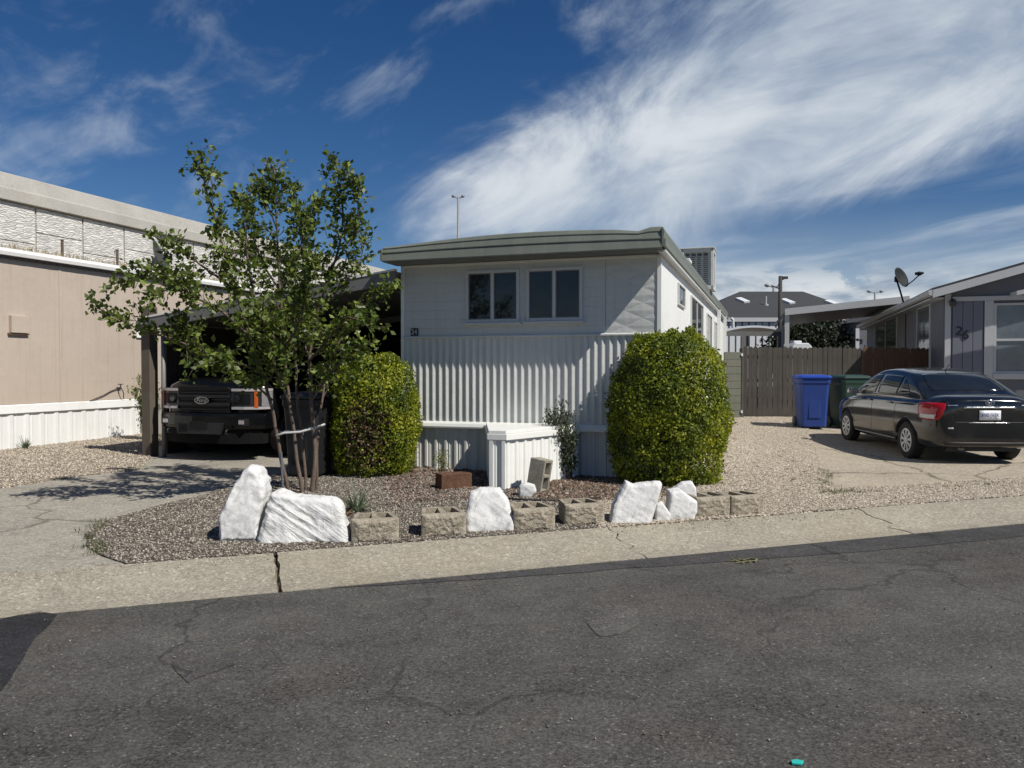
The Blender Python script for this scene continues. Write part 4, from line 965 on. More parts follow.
# side windows
for a, b, c, d, mt in ((931.5, 918, 305, 346, None), (898, 876, 318, 347, None)):
    y0, z1 = K.side(a, c, -.02); y1, _ = K.side(b, c, -.02); z1 = K.side((a + b) / 2, c, -.02)[1]
    y0, y1 = sorted((y0, y1)); mb = MB(); f = .07; z0 = .7
    for e, g, h_, i_ in ((y0, y0 + f, z0, z1), (y1 - f, y1, z0, z1), (y0 + f, y1 - f, z0, z0 + f), (y0 + f, y1 - f, z1 - f, z1)): mb.box(-.06, -.0, e, g, h_, i_)
    ym = (y0 + y1) / 2
    if b == 876: mb.box(-.045, -.0, ym - .03, ym + .03, z0 + f, z1 - f)
    w = mb.build('window', M_gtrim, h26, bevel=.004); mb = MB(); mb.box(-.034, -.024, y0 + .03, y1 - .03, z0 + .03, z1 - .03); mb.build('pane', M_glass2, w)
y0, _ = K.side(907, 320); _, z1 = K.side(903, 309); mb = MB(); mb.box(-.05, -.0, y0, y0 + .12, .2, z1); mb.build('downpipe', M_dark, h26)
# dish on the roof edge
yd, zd = K.side(902, 297, xr0)
base = K.m @ Vector((xr0 + .05, yd, ze + .05)); bc = at(895.5, 279, base.y - .15)
dish('satellite_dish', base, bc + Vector((.03, .0, -.02)), .33 * base.y / 24, (.50, -.78, .36), 'black satellite dish with feed arm on the roof edge of the grey house 26', mat=plain('dish_black', (.022, .024, .027), .7, spec=.2))
# carport attached behind, flat roof
cpr = empty('carport', K.o, HR, 'flat white-edged carport roof on a post beside grey house 26, behind the wooden fence', 'carport')
yc = 4.6
xa2, zc = K.front(785, 310, yc); xb2, zc2 = K.front(868, 301.5, yc); M_cpt = plain('carport_white', (.50, .50, .49), .5, var=.08, dirt=.2, dirtcol=(.3, .27, .22))
zc3 = zc2 + (0 - xb2) * (zc2 - zc) / (xb2 - xa2)
mb = MB(); mb.prism([(xa2, zc - .16), (-.03, zc3 - .16), (-.03, zc3 + .04), (xa2, zc + .04)], 'y', yc, yc + .06); mb.build('fascia', M_cpt, cpr)
mb = MB(); mb.prism([(xa2, zc - .05), (-.03, zc3 - .05), (-.03, zc3 + .03), (xa2, zc + .03)], 'y', yc + .062, yc + 8); mb.build('roof_panels', M_alu, cpr)
mb = MB(); mb.box(xa2 + .0, xa2 + .13, yc + .07, yc + .2, -.4, zc - .06); mb.build('post', M_cpt, cpr)
mb = MB(); mb.box(xa2 + .0, xa2 + .1, yc + 7.5, yc + 7.6, -.4, zc - .06); mb.build('post', M_cpt, cpr)
mb = MB(); mb.prism([(xa2, zc - .05), (xa2 - .32, zc - .42), (xa2 - .32, zc - .5), (xa2 - .0, zc - .18)], 'y', yc + .08, yc + .16); mb.build('brace', M_alu, cpr)

# ------------------------------------------------------------------ fences
M_oldw = plain('old_fence_wood', (.062, .054, .046), .9, var=.5, vs=3, streak=.85, dirtcol=(.022, .019, .017)); M_neww = plain('brown_fence_wood', (.10, .055, .033), .85, var=.3, vs=5, streak=.4, dirtcol=(.035, .022, .015))
M_gatew = plain('green_grey_boards', (.115, .118, .09), .85, var=.22, vs=4, streak=.3, dirtcol=(.06, .06, .045))
def picket_fence(name, A, B, h, mat, label):
    """A, B: ends on the ground; pickets with clipped corners, a bit uneven."""
    A = Vector(A); B = Vector(B); L = (B - A).length; ang = math.atan2((B - A).y, (B - A).x); root = empty(name, (A.x, A.y, gz(A.x, A.y)), ang, label, 'fence'); k = int(L / .125); mb = MB()
    for i in range(k):
        x = i * L / k; w = L / k - .009; hh = h + random.uniform(-.018, .018); dz_ = gz(*(A + (B - A) * (x / L))) - gz(A.x, A.y); y = random.uniform(-.012, .012); le = random.uniform(-.004, .004)
        mb.prism([(x, -.05 + dz_), (x + w, -.05 + dz_), (x + w + le, hh - .035 + dz_), (x + w - .03 + le, hh + dz_), (x + .03 + le, hh + dz_), (x + le, hh - .035 + dz_)], 'y', y - .01, y + .008)
    mb.build('pickets', mat, root); mb = MB()
    for z in (.35, h / 2, h - .3): mb.box(0, L, .012, .05, z, z + .085)
    mb.build('rail', mat, root)
    for i in range(int(L / 2.3) + 1):
        mb = MB(); x = min(i * 2.35 + .02, L - .1); mb.box(x, x + .09, .052, .14, -.1, h - .08); mb.build('post', mat, root)
    return root
Ya = 19.8; A = at(743, 400, Ya).xy; Bm = at(862, 400, 19.75).xy; Bx = at(931, 400, 19.6).xy
hA = (at(780, 347, Ya).z - gz(*at(780, 400, Ya).xy))
picket_fence('wooden_fence', A, Bm, hA, M_oldw, 'weathered grey picket fence behind the blue and green bins')
picket_fence('wooden_fence', Bm + Vector((.01, -.02)), Bx, hA + .01, M_neww, 'newer brown section of picket fence joining the wall of grey house 26')
# gate of wide horizontal boards between the white house and the fence
ga = at(724, 400, 19.3).xy; gb = at(742.5, 400, 19.6).xy; r = empty('board_gate', (ga.x, ga.y, gz(*ga)), math.atan2((gb - ga).y, (gb - ga).x), 'grey-green screen of wide horizontal boards between the white house and the wooden fence', 'board screen')
L = (gb - ga).length; zt_ = at(735, 352, 19.4).z - gz(*ga); mb = MB(); k = 9
for i in range(k): mb.box(0, L - .07, -.012, .012, zt_ * i / k + .007, zt_ * (i + 1) / k)
mb.build('boards', M_gatew, r, bevel=.003); mb = MB(); mb.box(0, L - .07, .014, .02, .0, zt_ - .02); mb.build('backing', M_dark, r); mb = MB(); mb.box(L - .065, L, -.03, .05, -.05, zt_ + .1); mb.build('post', M_oldw, r)
for z_ in (.12, zt_ - .1):
    mb = MB(); mb.box(L - .1, L - .04, -.05, -.032, z_, z_ + .07); mb.build('hinge', M_gtrim, r)

# ------------------------------------------------------------------ bins
p = ground(811, 428); M_blue = plain('blue_plastic', (.013, .042, .20), .5, var=.12, vs=3, dirt=.15, dirtcol=(.12, .13, .16)); M_gb = plain('green_plastic', (.012, .045, .03), .45)
def topscale(px, y): return at(811, px, y).z
wheelie('wheeled_bin', p, R(-8), .69, .74, topscale(375, p.y) - p.z, M_blue, plain('blue_lid', (.013, .05, .31), .35, var=.04), 'bright blue wheeled recycling bin in front of the wooden fence', group=None)
p2 = at(848, 425, p.y + .1); p2.z = gz(p2.x, p2.y)
wheelie('wheeled_bin', p2, R(6), .69, .74, topscale(375, p.y) - p.z, M_gb, plain('green_lid', (.012, .04, .028), .4), 'dark green wheeled bin between the blue bin and the black car')

# ------------------------------------------------------------------ long low building and things behind
YB = 46.0; Mw = plain('white_cladding', (.62, .64, .65), .5, var=.05); M_rf = plain('dark_roof', (.035, .037, .04), .85, var=.12, vs=.6)
bl = at(690, 318, YB); br = at(880, 318, YB); zE2 = bl.z; g0 = gz(bl.x, YB)
bb = empty('long_building', (bl.x, YB, g0), 0, 'long low building with dark hipped roof, skylights and white ribbed walls, beyond the fence', 'building')
Lb = br.x - bl.x; zE2 -= g0; D = 12; rp0 = at(740, 291.5, YB + D / 2); rp1 = at(803, 292.5, YB + D / 2); zR = rp0.z - g0
mb = MB(); mb.box(.3, Lb - .3, .12, D, -.5, zE2); mb.build('wall', plain('grey_cladding', (.25, .26, .28), .6), bb)
mb = MB(); x = .4
while x < Lb - .4: mb.box(x, x + .29, .06, .12, -.4, zE2 - .25); x += .40
mb.build('cladding_ribs', Mw, bb)
mb = MB(); a, b = rp0.x - bl.x, rp1.x - bl.x; e = zE2
P_ = [Vector(v) for v in ((0, 0, e), (Lb, 0, e), (Lb, D, e), (0, D, e), (a, D / 2, zR), (b, D / 2, zR))]
mb.add(P_, [(0, 1, 5, 4), (1, 2, 5), (2, 3, 4, 5), (3, 0, 4), (0, 3, 2, 1)]); mb.build('roof', M_rf, bb)
mb = MB(); mb.box(-.05, Lb + .05, -.08, -.01, e - .22, e + .02); mb.build('gutter', M_gtrim, bb)
def roofpt(px, py):
    # the front slope: through the eave (y=0,z=e) and the ridge (y=D/2,z=zR)
    d = ray(px, py); k_ = (zR - e) / (D / 2); t = (g0 + e - CAMZ - k_ * YB) / (d.z - k_ * d.y); q = EYE + d * t
    return Vector((q.x - bl.x, q.y - YB, q.z - g0))
for px, py in ((742.5, 301), (787.5, 302), (832, 303.5)):
    q = roofpt(px, py); mb = MB(); s_ = math.atan((zR - e) / (D / 2)); mb.box(-.22, .22, -.5, .5, -.05, .12, Matrix.Translation(q) @ Matrix.Rotation(s_, 4, 'X') @ Matrix.Rotation(R(18), 4, 'Z')); mb.build('skylight', Mw, bb, bevel=.02)
q = roofpt(766, 305); mb = MB(); mb.tube([q - Vector((0, 0, .2)), q + Vector((0, 0, .55))], .05, 8); mb.tube([q - Vector((0, 0, .05)), q + Vector((0, 0, .05))], .16, 8); mb.build('roof_pipe', M_gtrim, bb)
q0 = at(755, 333, YB + .7); q1 = at(761, 347, YB + .7); mb = MB(); mb.box(at(745, 333, YB).x - bl.x, at(748.5, 340, YB).x - bl.x, .02, .05, at(746, 346, YB).z - g0, at(746, 334, YB).z - g0); mb.build('window', M_glass, bb)
# low outbuilding at the right of it, half hidden under the carport
q0 = at(855, 322, 38); ob = empty('outbuilding', (q0.x, 38, gz(q0.x, 38)), 0, 'small dim grey outbuilding with white door frame seen under the right carport', 'outbuilding')
mb = MB(); mb.box(0, 4, 0, 3, -.3, q0.z - .5); mb.build('wall', M_grey, ob); mb = MB(); mb.prism([(-.2, q0.z - .5), (4.2, q0.z - .5), (2, q0.z + .1)], 'y', -.2, 3.2); mb.build('roof', M_rf, ob)
mb = MB(); mb.box(.02, .2, -.05, -.002, 0, q0.z - .75); mb.build('door_frame', M_gtrim, ob)
# white canopy with bowed top
YW = 31.0; a = at(726, 329, YW); b = at(783, 328, YW); gq0 = gz(a.x, YW); cw_ = b.x - a.x
can = empty('canopy', (a.x, YW, gq0), 0, 'low white canopy with a bowed top edge in front of the long building', 'canopy'); hz = a.z - gq0; bow = (at(750, 325, YW).z - a.z)
mb = MB(); rings = []
for i in range(17):
    t = i / 16; z = hz - .02 + bow * (1 - (2 * t - 1) ** 2) ; rings.append([Vector((t * cw_, 0, z)), Vector((t * cw_, 4, z + .0)), Vector((t * cw_, 4, z - .08)), Vector((t * cw_, 0, z - .08))])
mb.loft(rings); mb.build('canopy_roof', Mw, can); mb = MB(); mb.box(0, cw_, -.04, .04, hz - .28, hz - .1); mb.build('beam', M_alu, can)
for px in (743.5, 780):
    xx = at(px, 340, YW).x - a.x; mb = MB(); mb.box(xx - .09, xx + .09, -.05, .12, -.3, hz - .29); mb.build('post', M_alu, can)
mb = MB(); pth = [at(731, 318, YW - .5), at(733, 320, YW - .5), at(733, 328, YW - .5)]; mb.tube([p_ - Vector((a.x, YW, gq0)) for p_ in pth], .06, 8); mb.build('downpipe', Mw, can)
# poles
M_pole = plain('pole_wood', (.045, .04, .036), .85, var=.2); M_gal = plain('pole_grey', (.22, .23, .24), .5)
p = at(779.5, 400, 36); g_ = gz(p.x, 36); t_ = at(779.5, 276, 36)
pl = empty('utility_pole', (p.x, 36, g_), 0, 'dark wooden utility pole with a lamp arm, right of the canopy', 'utility pole'); mb = MB(); mb.tube([(0, 0, 0), (0, 0, t_.z - g_)], [.11, .085], 10); mb.build('pole', M_pole, pl, smooth=True)
mb = MB(); mb.tube([(0, 0, t_.z - g_ - .2), (.2, 0, t_.z - g_ - .12)], .03, 6); mb.box(.08, .34, -.06, .06, t_.z - g_ - .14, t_.z - g_ - .02); mb.build('lamp_arm', M_pole, pl)
mb = MB(); q = at(769, 285.5, 36); mb.tube([(0, 0, t_.z - g_ - .6), (q.x - p.x + .1, 0, q.z - g_)], .03, 6); mb.build('bracket', M_pole, pl)
def light_pole(px, ytop, Y, label, heads, w=.1, group='stadium style light poles in the distance'):
    p = at(px, 400, Y); g = gz(p.x, Y); t = at(px, ytop, Y).z - g; r = empty('light_pole', (p.x, Y, g), 0, label, 'light pole', group); mb = MB(); mb.tube([(0, 0, 0), (0, 0, t)], [w * 1.3, w], 10); mb.build('pole', M_gal, r, smooth=True)
    for dx_ in heads:
        mb = MB(); mb.tube([(0, 0, t - .15), (dx_, 0, t + .05)], w * .4, 6); mb.tube([(dx_ * .8, 0, t - .0), (dx_ * 1.0, -.05, t + .05), (dx_ * 1.4, 0, t + .06)], [w * 1.0, w * 1.5, w * .8], 10); mb.build('lamp_head', M_gal, r, smooth=True)
    return r
light_pole(458.5, 197, 60, 'tall thin light pole with twin lamps rising behind the roof of the white house', (-.35, .35), .09)
light_pole(773, 286, 70, 'grey lamp post with one wide head just left of the dark utility pole', (-.6, .5), .12)
light_pole(874, 292, 80, 'distant twin-lamp pole beside the dish on grey house 26', (-.6, .6), .1)
mb = MB(); rr_ = []
# white camper roof with a vent on top
q0 = at(788, 340, 34); q1 = at(812, 340, 34); g_ = gz(q0.x, 34); zt2 = at(820, 343, 34).z - g_
cmp = empty('camper', (q0.x + .2, 34, g_), 0, 'white roof of a camper showing above the wooden fence', 'camper'); W_ = (at(812, 340, 34).x - q0.x - .2)
mb = MB(); mb.prism([(0, .4), (W_, .4), (W_, zt2 - .15), (W_ - .15, zt2), (.15, zt2), (0, zt2 - .15)], 'y', 0, 2); mb.build('body', Mw, cmp, bevel=.03)
mb = MB(); xx = at(798, 343, 34).x - q0.x - .2; mb.box(xx, xx + .36, .5, 1.0, zt2, zt2 + .12); mb.build('roof_vent', Mw, cmp, bevel=.03)
for s_ in (.35, W_ - .35):
    mb = MB(); lathe(mb, [(.05, -.1), (.2, -.1), (.23, -.06), (.23, .06), (.2, .1), (.05, .1)], Matrix.Translation((s_, .15, .23)), 20); mb.build('wheel', M_dark, cmp)
# ------------------------------------------------------------------ vehicles
def carpaint(name, col, rough=.12, dust=.25):
    m, nt, b = newmat(name); co = coords(nt); n_ = nz(nt, co, 2.2, 6, .6)
    c = mix(nt, n_.ss(.45, .8) * dust, col, (.06, .055, .045)); setb(nt, b, c, (n_.ss(.4, .8)) * .16 + rough); b.inputs['Coat Weight'].default_value = .6; b.inputs['Coat Roughness'].default_value = .06; return m
M_tyre = plain('tyre_rubber', (.014, .014, .014), .85, var=.3, vs=9); M_rim = plain('wheel_silver', (.55, .56, .57), .35, .5, var=.1); M_chrome = plain('chrome', (.75, .76, .78), .12, 1, var=.03); M_blkp = plain('black_trim', (.012, .012, .013), .5)
M_red = plain('red_lens', (.28, .005, .008), .12, var=.1); M_clear = plain('clear_lens', (.45, .42, .42), .15, .2, var=.15, vs=12); M_amber = plain('amber_lens', (.42, .085, .015), .25, var=.05); M_plate = plain('plate_white', (.68, .70, .74), .4, var=.1, vs=9); M_navy = plain('plate_letter', (.03, .05, .14), .5)
M_carglass = glassmat('car_glass', (.012, .014, .015), .03)
def interp(tab, x):
    if x <= tab[0][0]: return tab[0][1:]
    for a, b in zip(tab, tab[1:]):
        if x <= b[0]:
            t = (x - a[0]) / (b[0] - a[0]); return tuple(p + (q - p) * t for p, q in zip(a[1:], b[1:]))
    return tab[-1][1:]
def wheel(parent, loc, rad, w, side, spokes=9, steer=0, rim=None):
    r = bpy.data.objects.new('wheel', None); r.empty_display_size = .1; link(r, parent); r.location = loc; r.rotation_euler = (0, 0, steer)
    M0 = Matrix.Identity(4); s = side; ri = rad * .64
    mb = MB(); lathe(mb, [(ri, -w / 2 * .9), (rad * .9, -w / 2), (rad * .985, -w * .36), (rad, -w * .2), (rad, w * .2), (rad * .985, w * .36), (rad * .9, w / 2), (ri, w / 2 * .9)], M0, 48); mb.build('tyre', M_tyre, r, smooth=True)
    mb = MB(); lathe(mb, [(ri, -w * .4), (ri + .008, w * .44 * s), (ri - .012, w * .45 * s), (ri - .03, w * .32 * s), (.05, w * .30 * s)] if s > 0 else [(ri, w * .4), (ri + .008, -w * .44), (ri - .012, -w * .45), (ri - .03, -w * .32), (.05, -w * .30)], M0, 40); mb.build('wheel_well_disc', M_blkp, r, smooth=False)
    mb = MB(); rings = []
    for k in range(40): a = 2 * math.pi * k / 40; rings.append([Vector(((ri - o) * math.cos(a), s * w * y_, (ri - o) * math.sin(a))) for o, y_ in ((-.004, .44), (.012, .47), (.03, .455), (.03, .36))])
    mb.loft(rings + [rings[0]], cap=False)
    for k in range(spokes):
        a = 2 * math.pi * k / spokes; T = Matrix.Rotation(a, 4, 'Y'); wd = ri * math.pi / spokes * .52
        mb.prism([(-wd * .35, .02), (wd * .35, .02), (wd * .8, ri - .02), (-wd * .8, ri - .02)], 'y', s * w * .38, s * w * .455, T)
    lathe(mb, [(.001, s * w * .38), (.055, s * w * .40), (.05, s * w * .49), (.001, s * w * .5)], M0, 20)
    mb.build('rim', rim or M_rim, r, bevel=.003)
    return r
def body_loft(tab, half, n_x, name, mat, parent, cuts=None, sub=2):
    """tab: stations along the car; half(x, values) gives the half outline bottom to top."""
    xs = [t[0] for t in tab]; rings = []
    for t in tab:
        h = half(*t); rings.append([Vector((t[0], -y, z)) for y, z in h[::-1]] + [Vector((t[0], y, z)) for y, z in h if abs(y) > 1e-6])
    mb = MB(); mb.loft(rings); o = mb.build(name, mat, parent, smooth=True)
    m = o.modifiers.new('s', 'SUBSURF'); m.levels = sub; m.render_levels = sub; frozen(o)
    if cuts:
        tmp = []
        for (x, z, r_, y0, y1) in cuts:
            mb = MB(); mb.tube([(x, y0, z), (x, y1, z)], r_, 48); c = mb.build('cut', mat, parent); tmp.append(c)
            b = o.modifiers.new('b', 'BOOLEAN'); b.operation = 'DIFFERENCE'; b.object = c; b.solver = 'EXACT'
        frozen(o)
        for c in tmp: bpy.data.objects.remove(c)
    o.data.shade_smooth()
    return o
class Skin:
    def __init__(s, *objs):
        vs_ = []; fs = []
        for o in objs:
            n = len(vs_); vs_ += [v.co.copy() for v in o.data.vertices]; fs += [[n + i for i in p.vertices] for p in o.data.polygons]
        s.t = BVHTree.FromPolygons(vs_, fs)
    def patch(s, name, quad, d, mat, parent, off=.005, thick=.006, nu=14, nv=10, rnd=.0, label=None, bulge=0):
        """A panel with the four corners quad, pressed onto the body along d."""
        q = [Vector(c) for c in quad]; d = Vector(d).normalized(); g = []; ok = []
        for j in range(nv + 1):
            for i in range(nu + 1):
                u = i / nu; v = j / nv
                if rnd:
                    uu = 2 * u - 1; vv = 2 * v - 1; k = 1 - rnd * (uu * vv) ** 2; u = (uu * k + 1) / 2; v = (vv * k + 1) / 2
                p = q[0] * (1 - u) * (1 - v) + q[1] * u * (1 - v) + q[2] * u * v + q[3] * (1 - u) * v
                h = s.t.ray_cast(p - d * 1.0, d)
                e = min(i, nu - i, j, nv - j) / 2
                if h[0] is None: g.append(p); ok.append(False)
                else: g.append(h[0] - d * (off + bulge * min(1, e))); ok.append(True)
        mb = MB(); fs = []
        for j in range(nv):
            for i in range(nu):
                f = (j * (nu + 1) + i, j * (nu + 1) + i + 1, (j + 1) * (nu + 1) + i + 1, (j + 1) * (nu + 1) + i)
                if all(ok[k] for k in f): fs.append(f)
        mb.add(g, fs); o = mb.build(name, mat, parent, smooth=True, label=label, fixn=True)
        # face outwards
        if o.data.polygons and sum((o.data.polygons[k].normal.dot(d) for k in range(len(o.data.polygons)))) > 0: o.data.flip_normals()
        m = o.modifiers.new('t', 'SOLIDIFY'); m.thickness = thick; m.offset = -1; return o

# black sedan seen from behind
rl = ground(905, 457.5); fl = ground(842, 441.5)
hd = Vector((fl.x - rl.x, fl.y - rl.y)); hd = math.atan2(hd.y, hd.x)
hd = R(87.0)
fwd2 = Vector((math.cos(hd), math.sin(hd), 0)); lft = Vector((-math.sin(hd), math.cos(hd), 0))
WBS = 2.55; rl = rl + Vector((.10, 0, 0)); cc = rl - lft * .74 + fwd2 * (WBS / 2); cc.z = gz(cc.x, cc.y)
car = empty('parked_car', cc, hd, 'black compact sedan with silver hubcaps parked on the driveway of grey house 26', 'car')
zr_, zf_ = gz(*(cc - fwd2 * 1.27).xy), gz(*(cc + fwd2 * 1.27).xy); car.rotation_euler = (0, -math.atan2(zf_ - zr_, 2.55), hd); 
M_cb = carpaint('black_car_paint', (.007, .008, .009), .09, .3)
#        x     w    zl   zs   zt
tab = [(-2.15, .50, .36, .84, .93), (-2.13, .66, .30, .90, 1.00), (-2.06, .765, .26, .93, 1.045), (-1.90, .825, .23, .955, 1.075), (-1.6, .845, .2, .965, 1.08), (-1.27, .85, .19, .96, 1.06), (-.7, .845, .18, .945, 1.04), (0, .845, .18, .93, 1.02), (.6, .845, .18, .915, 1.01), (1.0, .845, .18, .89, 1.0), (1.3, .84, .19, .86, .95), (1.6, .82, .2, .815, .89), (1.85, .77, .22, .75, .81), (2.03, .66, .25, .66, .70), (2.12, .45, .30, .55, .60)]
def half(x, w, zl, zs, zt):
    return [(0, zl), (w * .72, zl), (w * .93, zl + .03), (w * .985, zl + .13), (w * .995, (zl + zs) * .5), (w * 1.0, zs - .16), (w * .975, zs - .05), (w * .92, zs + .01), (w * .72, zt - .012), (w * .36, zt), (0, zt + .004)]
wr = .302
body = body_loft(tab, half, 0, 'body', M_cb, car, [(-1.275, wr - .005, .365, .42, 1.2), (-1.275, wr - .005, .365, -1.2, -.42), (1.275, wr - .005, .365, .42, 1.2), (1.275, wr - .005, .365, -1.2, -.42)])
ct = [(-1.74, 1.04), (-1.62, 1.09), (-1.40, 1.205), (-1.15, 1.325), (-.95, 1.39), (-.7, 1.425), (-.3, 1.452), (0, 1.45), (.25, 1.425), (.45, 1.36), (.7, 1.22), (.95, 1.07), (1.12, .985)]
def cy(z): return .775 - .215 * max(0, (z - .93) / .50) ** 1.35
def chalf(x, zr):
    ze_ = max(.90, zr - .055); pts = [(cy(.86), .86)]
    for k in range(1, 5): z = .86 + (ze_ - .86) * k / 4; pts.append((cy(z), z))
    yt = pts[-1][0]; pts += [(yt * .93, zr - .022), (yt * .7, zr - .004), (yt * .35, zr + .006), (0, zr + .008)]
    return [(0, .86)] + pts
cabin = body_loft(ct, chalf, 0, 'roof', M_cb, car)
sk = Skin(body, cabin)
# glass
L_ = 1
def sidep(name, pts, mat, s, off=.004, thick=.004, **k): return sk.patch(name, [(x, s * .9, z) for x, z in pts], (0, -s, 0), mat, car, off, thick, **k)
for s in (1, -1):
    sidep('front_side_window', [(.86, .985), (.10, 1.0), (.10, 1.335), (.30, 1.33)], M_carglass, s, rnd=.04)
    sidep('rear_side_window', [(.03, 1.0), (-.74, 1.015), (-.74, 1.325), (.03, 1.335)], M_carglass, s, rnd=.04)
    sidep('quarter_window', [(-.80, 1.02), (-1.22, 1.06), (-.98, 1.20), (-.80, 1.305)], M_carglass, s, rnd=.05)
    sidep('belt_strip', [(.95, .955), (-1.25, 1.005), (-1.25, 1.022), (.95, .972)], M_blkp, s, .008, .006, nu=30, nv=2)
    for x0, x1, a, b in ((.92, .926, .28, .93), (.062, .070, .24, .97)): sidep('door_seam', [(x0, a), (x1, a), (x1, b), (x0, b)], M_blkp, s, .0012, .002, nu=1, nv=20)
    sidep('door_seam', [(-.78, .33), (-.786, .33), (-.90, .97), (-.893, .97)], M_blkp, s, .0012, .002, nu=1, nv=20)
    sidep('door_seam', [(-.78, .30), (.92, .285), (.92, .292), (-.78, .307)], M_blkp, s, .0012, .002, nu=30, nv=1)
    sidep('sill_moulding', [(-.88, .25), (.9, .24), (.9, .275), (-.88, .29)], M_cb, s, .012, .012, nu=30, nv=3)
    for x in (.20, -.66):
        sidep('door_handle', [(x - .09, .875), (x + .09, .87), (x + .09, .90), (x - .09, .905)], M_cb, s, .028, .014, nu=8, nv=3, rnd=.2)
    sidep('side_marker', [(-2.0, .60), (-1.96, .60), (-1.96, .62), (-2.0, .62)], M_red, s, .003, .003, nu=3, nv=2)
    # mirror
    mb = MB(); mb.loft([[Vector((.78 + a * .09 * k, s * (.80 + .03 * j), 1.0 + b * .065 * k)) for a, b in ((-1, -.8), (1, -.9), (1, .3), (.5, 1), (-.6, 1), (-1, .5))] for j, k in ((0, .4), (1, .8), (3, 1.0), (5, .95), (6.2, .6))]); m_ = mb.build('wing_mirror', M_cb, car, bevel=.012)
    mb = MB(); mb.box(.69, .697, s * .83 if s > 0 else -.96, s * .96 if s > 0 else -.83, .955, 1.055); mb.build('mirror_glass', M_chrome, m_)
# rear glass, boot
def rearp(name, pts, mat, d=(1, 0, 0), x=-2.3, **k): return sk.patch(name, [(x, y, z) for y, z in pts], d, mat, car, **k)
sk.patch('rear_window', [(-1.58, .60, 1.5), (-1.58, -.60, 1.5), (-1.0, -.50, 1.5), (-1.0, .50, 1.5)], (0, 0, -1), M_carglass, car, .005, .004, nu=20, nv=14, rnd=.05)
sk.patch('windscreen', [(1.02, .66, 1.5), (1.02, -.66, 1.5), (.36, -.54, 1.5), (.36, .54, 1.5)], (0, 0, -1), M_carglass, car, .005, .004, nu=20, nv=14, rnd=.05)
for s in (1, -1):
    # each lamp wraps its rear corner
    dd = Vector((.80, -s * .60, 0))
    def pt(a, z): return Vector((-2.3 + .60 * a, s * .80 * a, z))
    tl = sk.patch('tail_light', [pt(.68, .685), pt(1.02, .685), pt(1.06, .945), pt(.585, .96)], dd, M_red, car, .012, .02, nu=24, nv=14, rnd=.10, bulge=.006)
    sk.patch('reverse_lens', [pt(.76, .705), pt(1.0, .705), pt(1.01, .775), pt(.74, .775)], dd, M_clear, tl, .022, .006, nu=16, nv=5)
    rearp('reflector', [(s * .60, .56), (s * .52, .56), (s * .52, .585), (s * .60, .585)], M_clear, off=.004, thick=.004, nu=4, nv=2)
rearp('boot_chrome_strip', [(.38, .880), (-.38, .880), (-.38, .900), (.38, .900)], M_chrome, off=.016, thick=.012, nu=20, nv=2)
pl_ = rearp('number_plate', [(.155, .70), (-.155, .70), (-.155, .845), (.155, .845)], M_plate, off=.016, thick=.01, nu=4, nv=3)
h_ = sk.t.ray_cast(Vector((-3, 0, .77)), Vector((1, 0, 0)))[0]
text_mesh('plate_lettering', 'P90 J17K', .078, M_navy, pl_, Matrix.Translation((h_.x - .0175 - .012, 0, .772)) @ Matrix.Rotation(R(-90), 4, 'Z') @ MX @ Matrix.Diagonal((.9, 1, 1, 1)), .002)
rearp('boot_recess', [(.30, .655), (-.30, .655), (-.30, .665), (.30, .665)], M_chrome, off=.006, thick=.004, nu=10, nv=1)
# emblem: three crossing ovals
h2 = sk.t.ray_cast(Vector((-3, 0, .965)), Vector((1, 0, 0)))[0]; mb = MB()
for a, b in ((.062, .043), (.022, .042), (.042, .017)):
    ring_ = [Vector((h2.x - .012, a * math.cos(t * math.pi / 12) , .965 + (.012 if a == .042 and b == .017 else 0) + b * math.sin(t * math.pi / 12))) for t in range(25)]
    mb.tube(ring_, .0055, 6, cap=False)
mb.build('emblem', M_chrome, car, smooth=True)
rearp('boot_badge', [(.60, .915), (.46, .915), (.46, .930), (.60, .930)], M_chrome, off=.006, thick=.004, nu=6, nv=1); rearp('boot_badge', [(-.46, .915), (-.60, .915), (-.60, .930), (-.46, .930)], M_chrome, off=.006, thick=.004, nu=6, nv=1)
# boot lid and bumper joints, lower bumper
rearp('boot_seam', [(.52, .66), (-.52, .66), (-.52, .668), (.52, .668)], M_blkp, off=.001, thick=.002, nu=24, nv=1)
for s in (1, -1): rearp('boot_seam', [(s * .53, .66), (s * .522, .66), (s * .605, 1.03), (s * .613, 1.03)], M_blkp, off=.001, thick=.002, nu=1, nv=14)
rearp('lower_bumper', [(.62, .31), (-.62, .31), (-.66, .36), (.66, .36)], M_blkp, off=.006, thick=.006, nu=20, nv=3)
mb = MB(); mb.tube([(-2.1, .36, .26), (-1.6, .36, .24)], .028, 12); mb.build('exhaust', plain('exhaust_metal', (.18, .16, .14), .5, .6), car, smooth=True)
mb = MB(); mb.box(-2.0, -1.7, -.5, .55, .21, .30); mb.box(-1.5, -1.05, -.6, .6, .2, .27); mb.box(-1.3, 1.3, -.62, .62, .18, .24); mb.build('underbody', M_blkp, car)
mb = MB(); mb.tube([(-.78, 0, 1.40), (-.95, 0, 1.53)], .006, 6); mb.build('aerial', M_blkp, car)
for s in (1, -1):
    sk.patch('headlight', [(2.4, s * .36, .60), (2.0, s * .80, .60), (1.8, s * .84, .78), (2.3, s * .45, .72)], (-.8, -s * .3, 0), M_clear, car, .006, .008, nu=10, nv=6)
    wheel(car, (-1.275, s * .745, wr - .002), wr, .19, s)
    wheel(car, (1.275, s * .745, wr - .002), wr, .19, s)

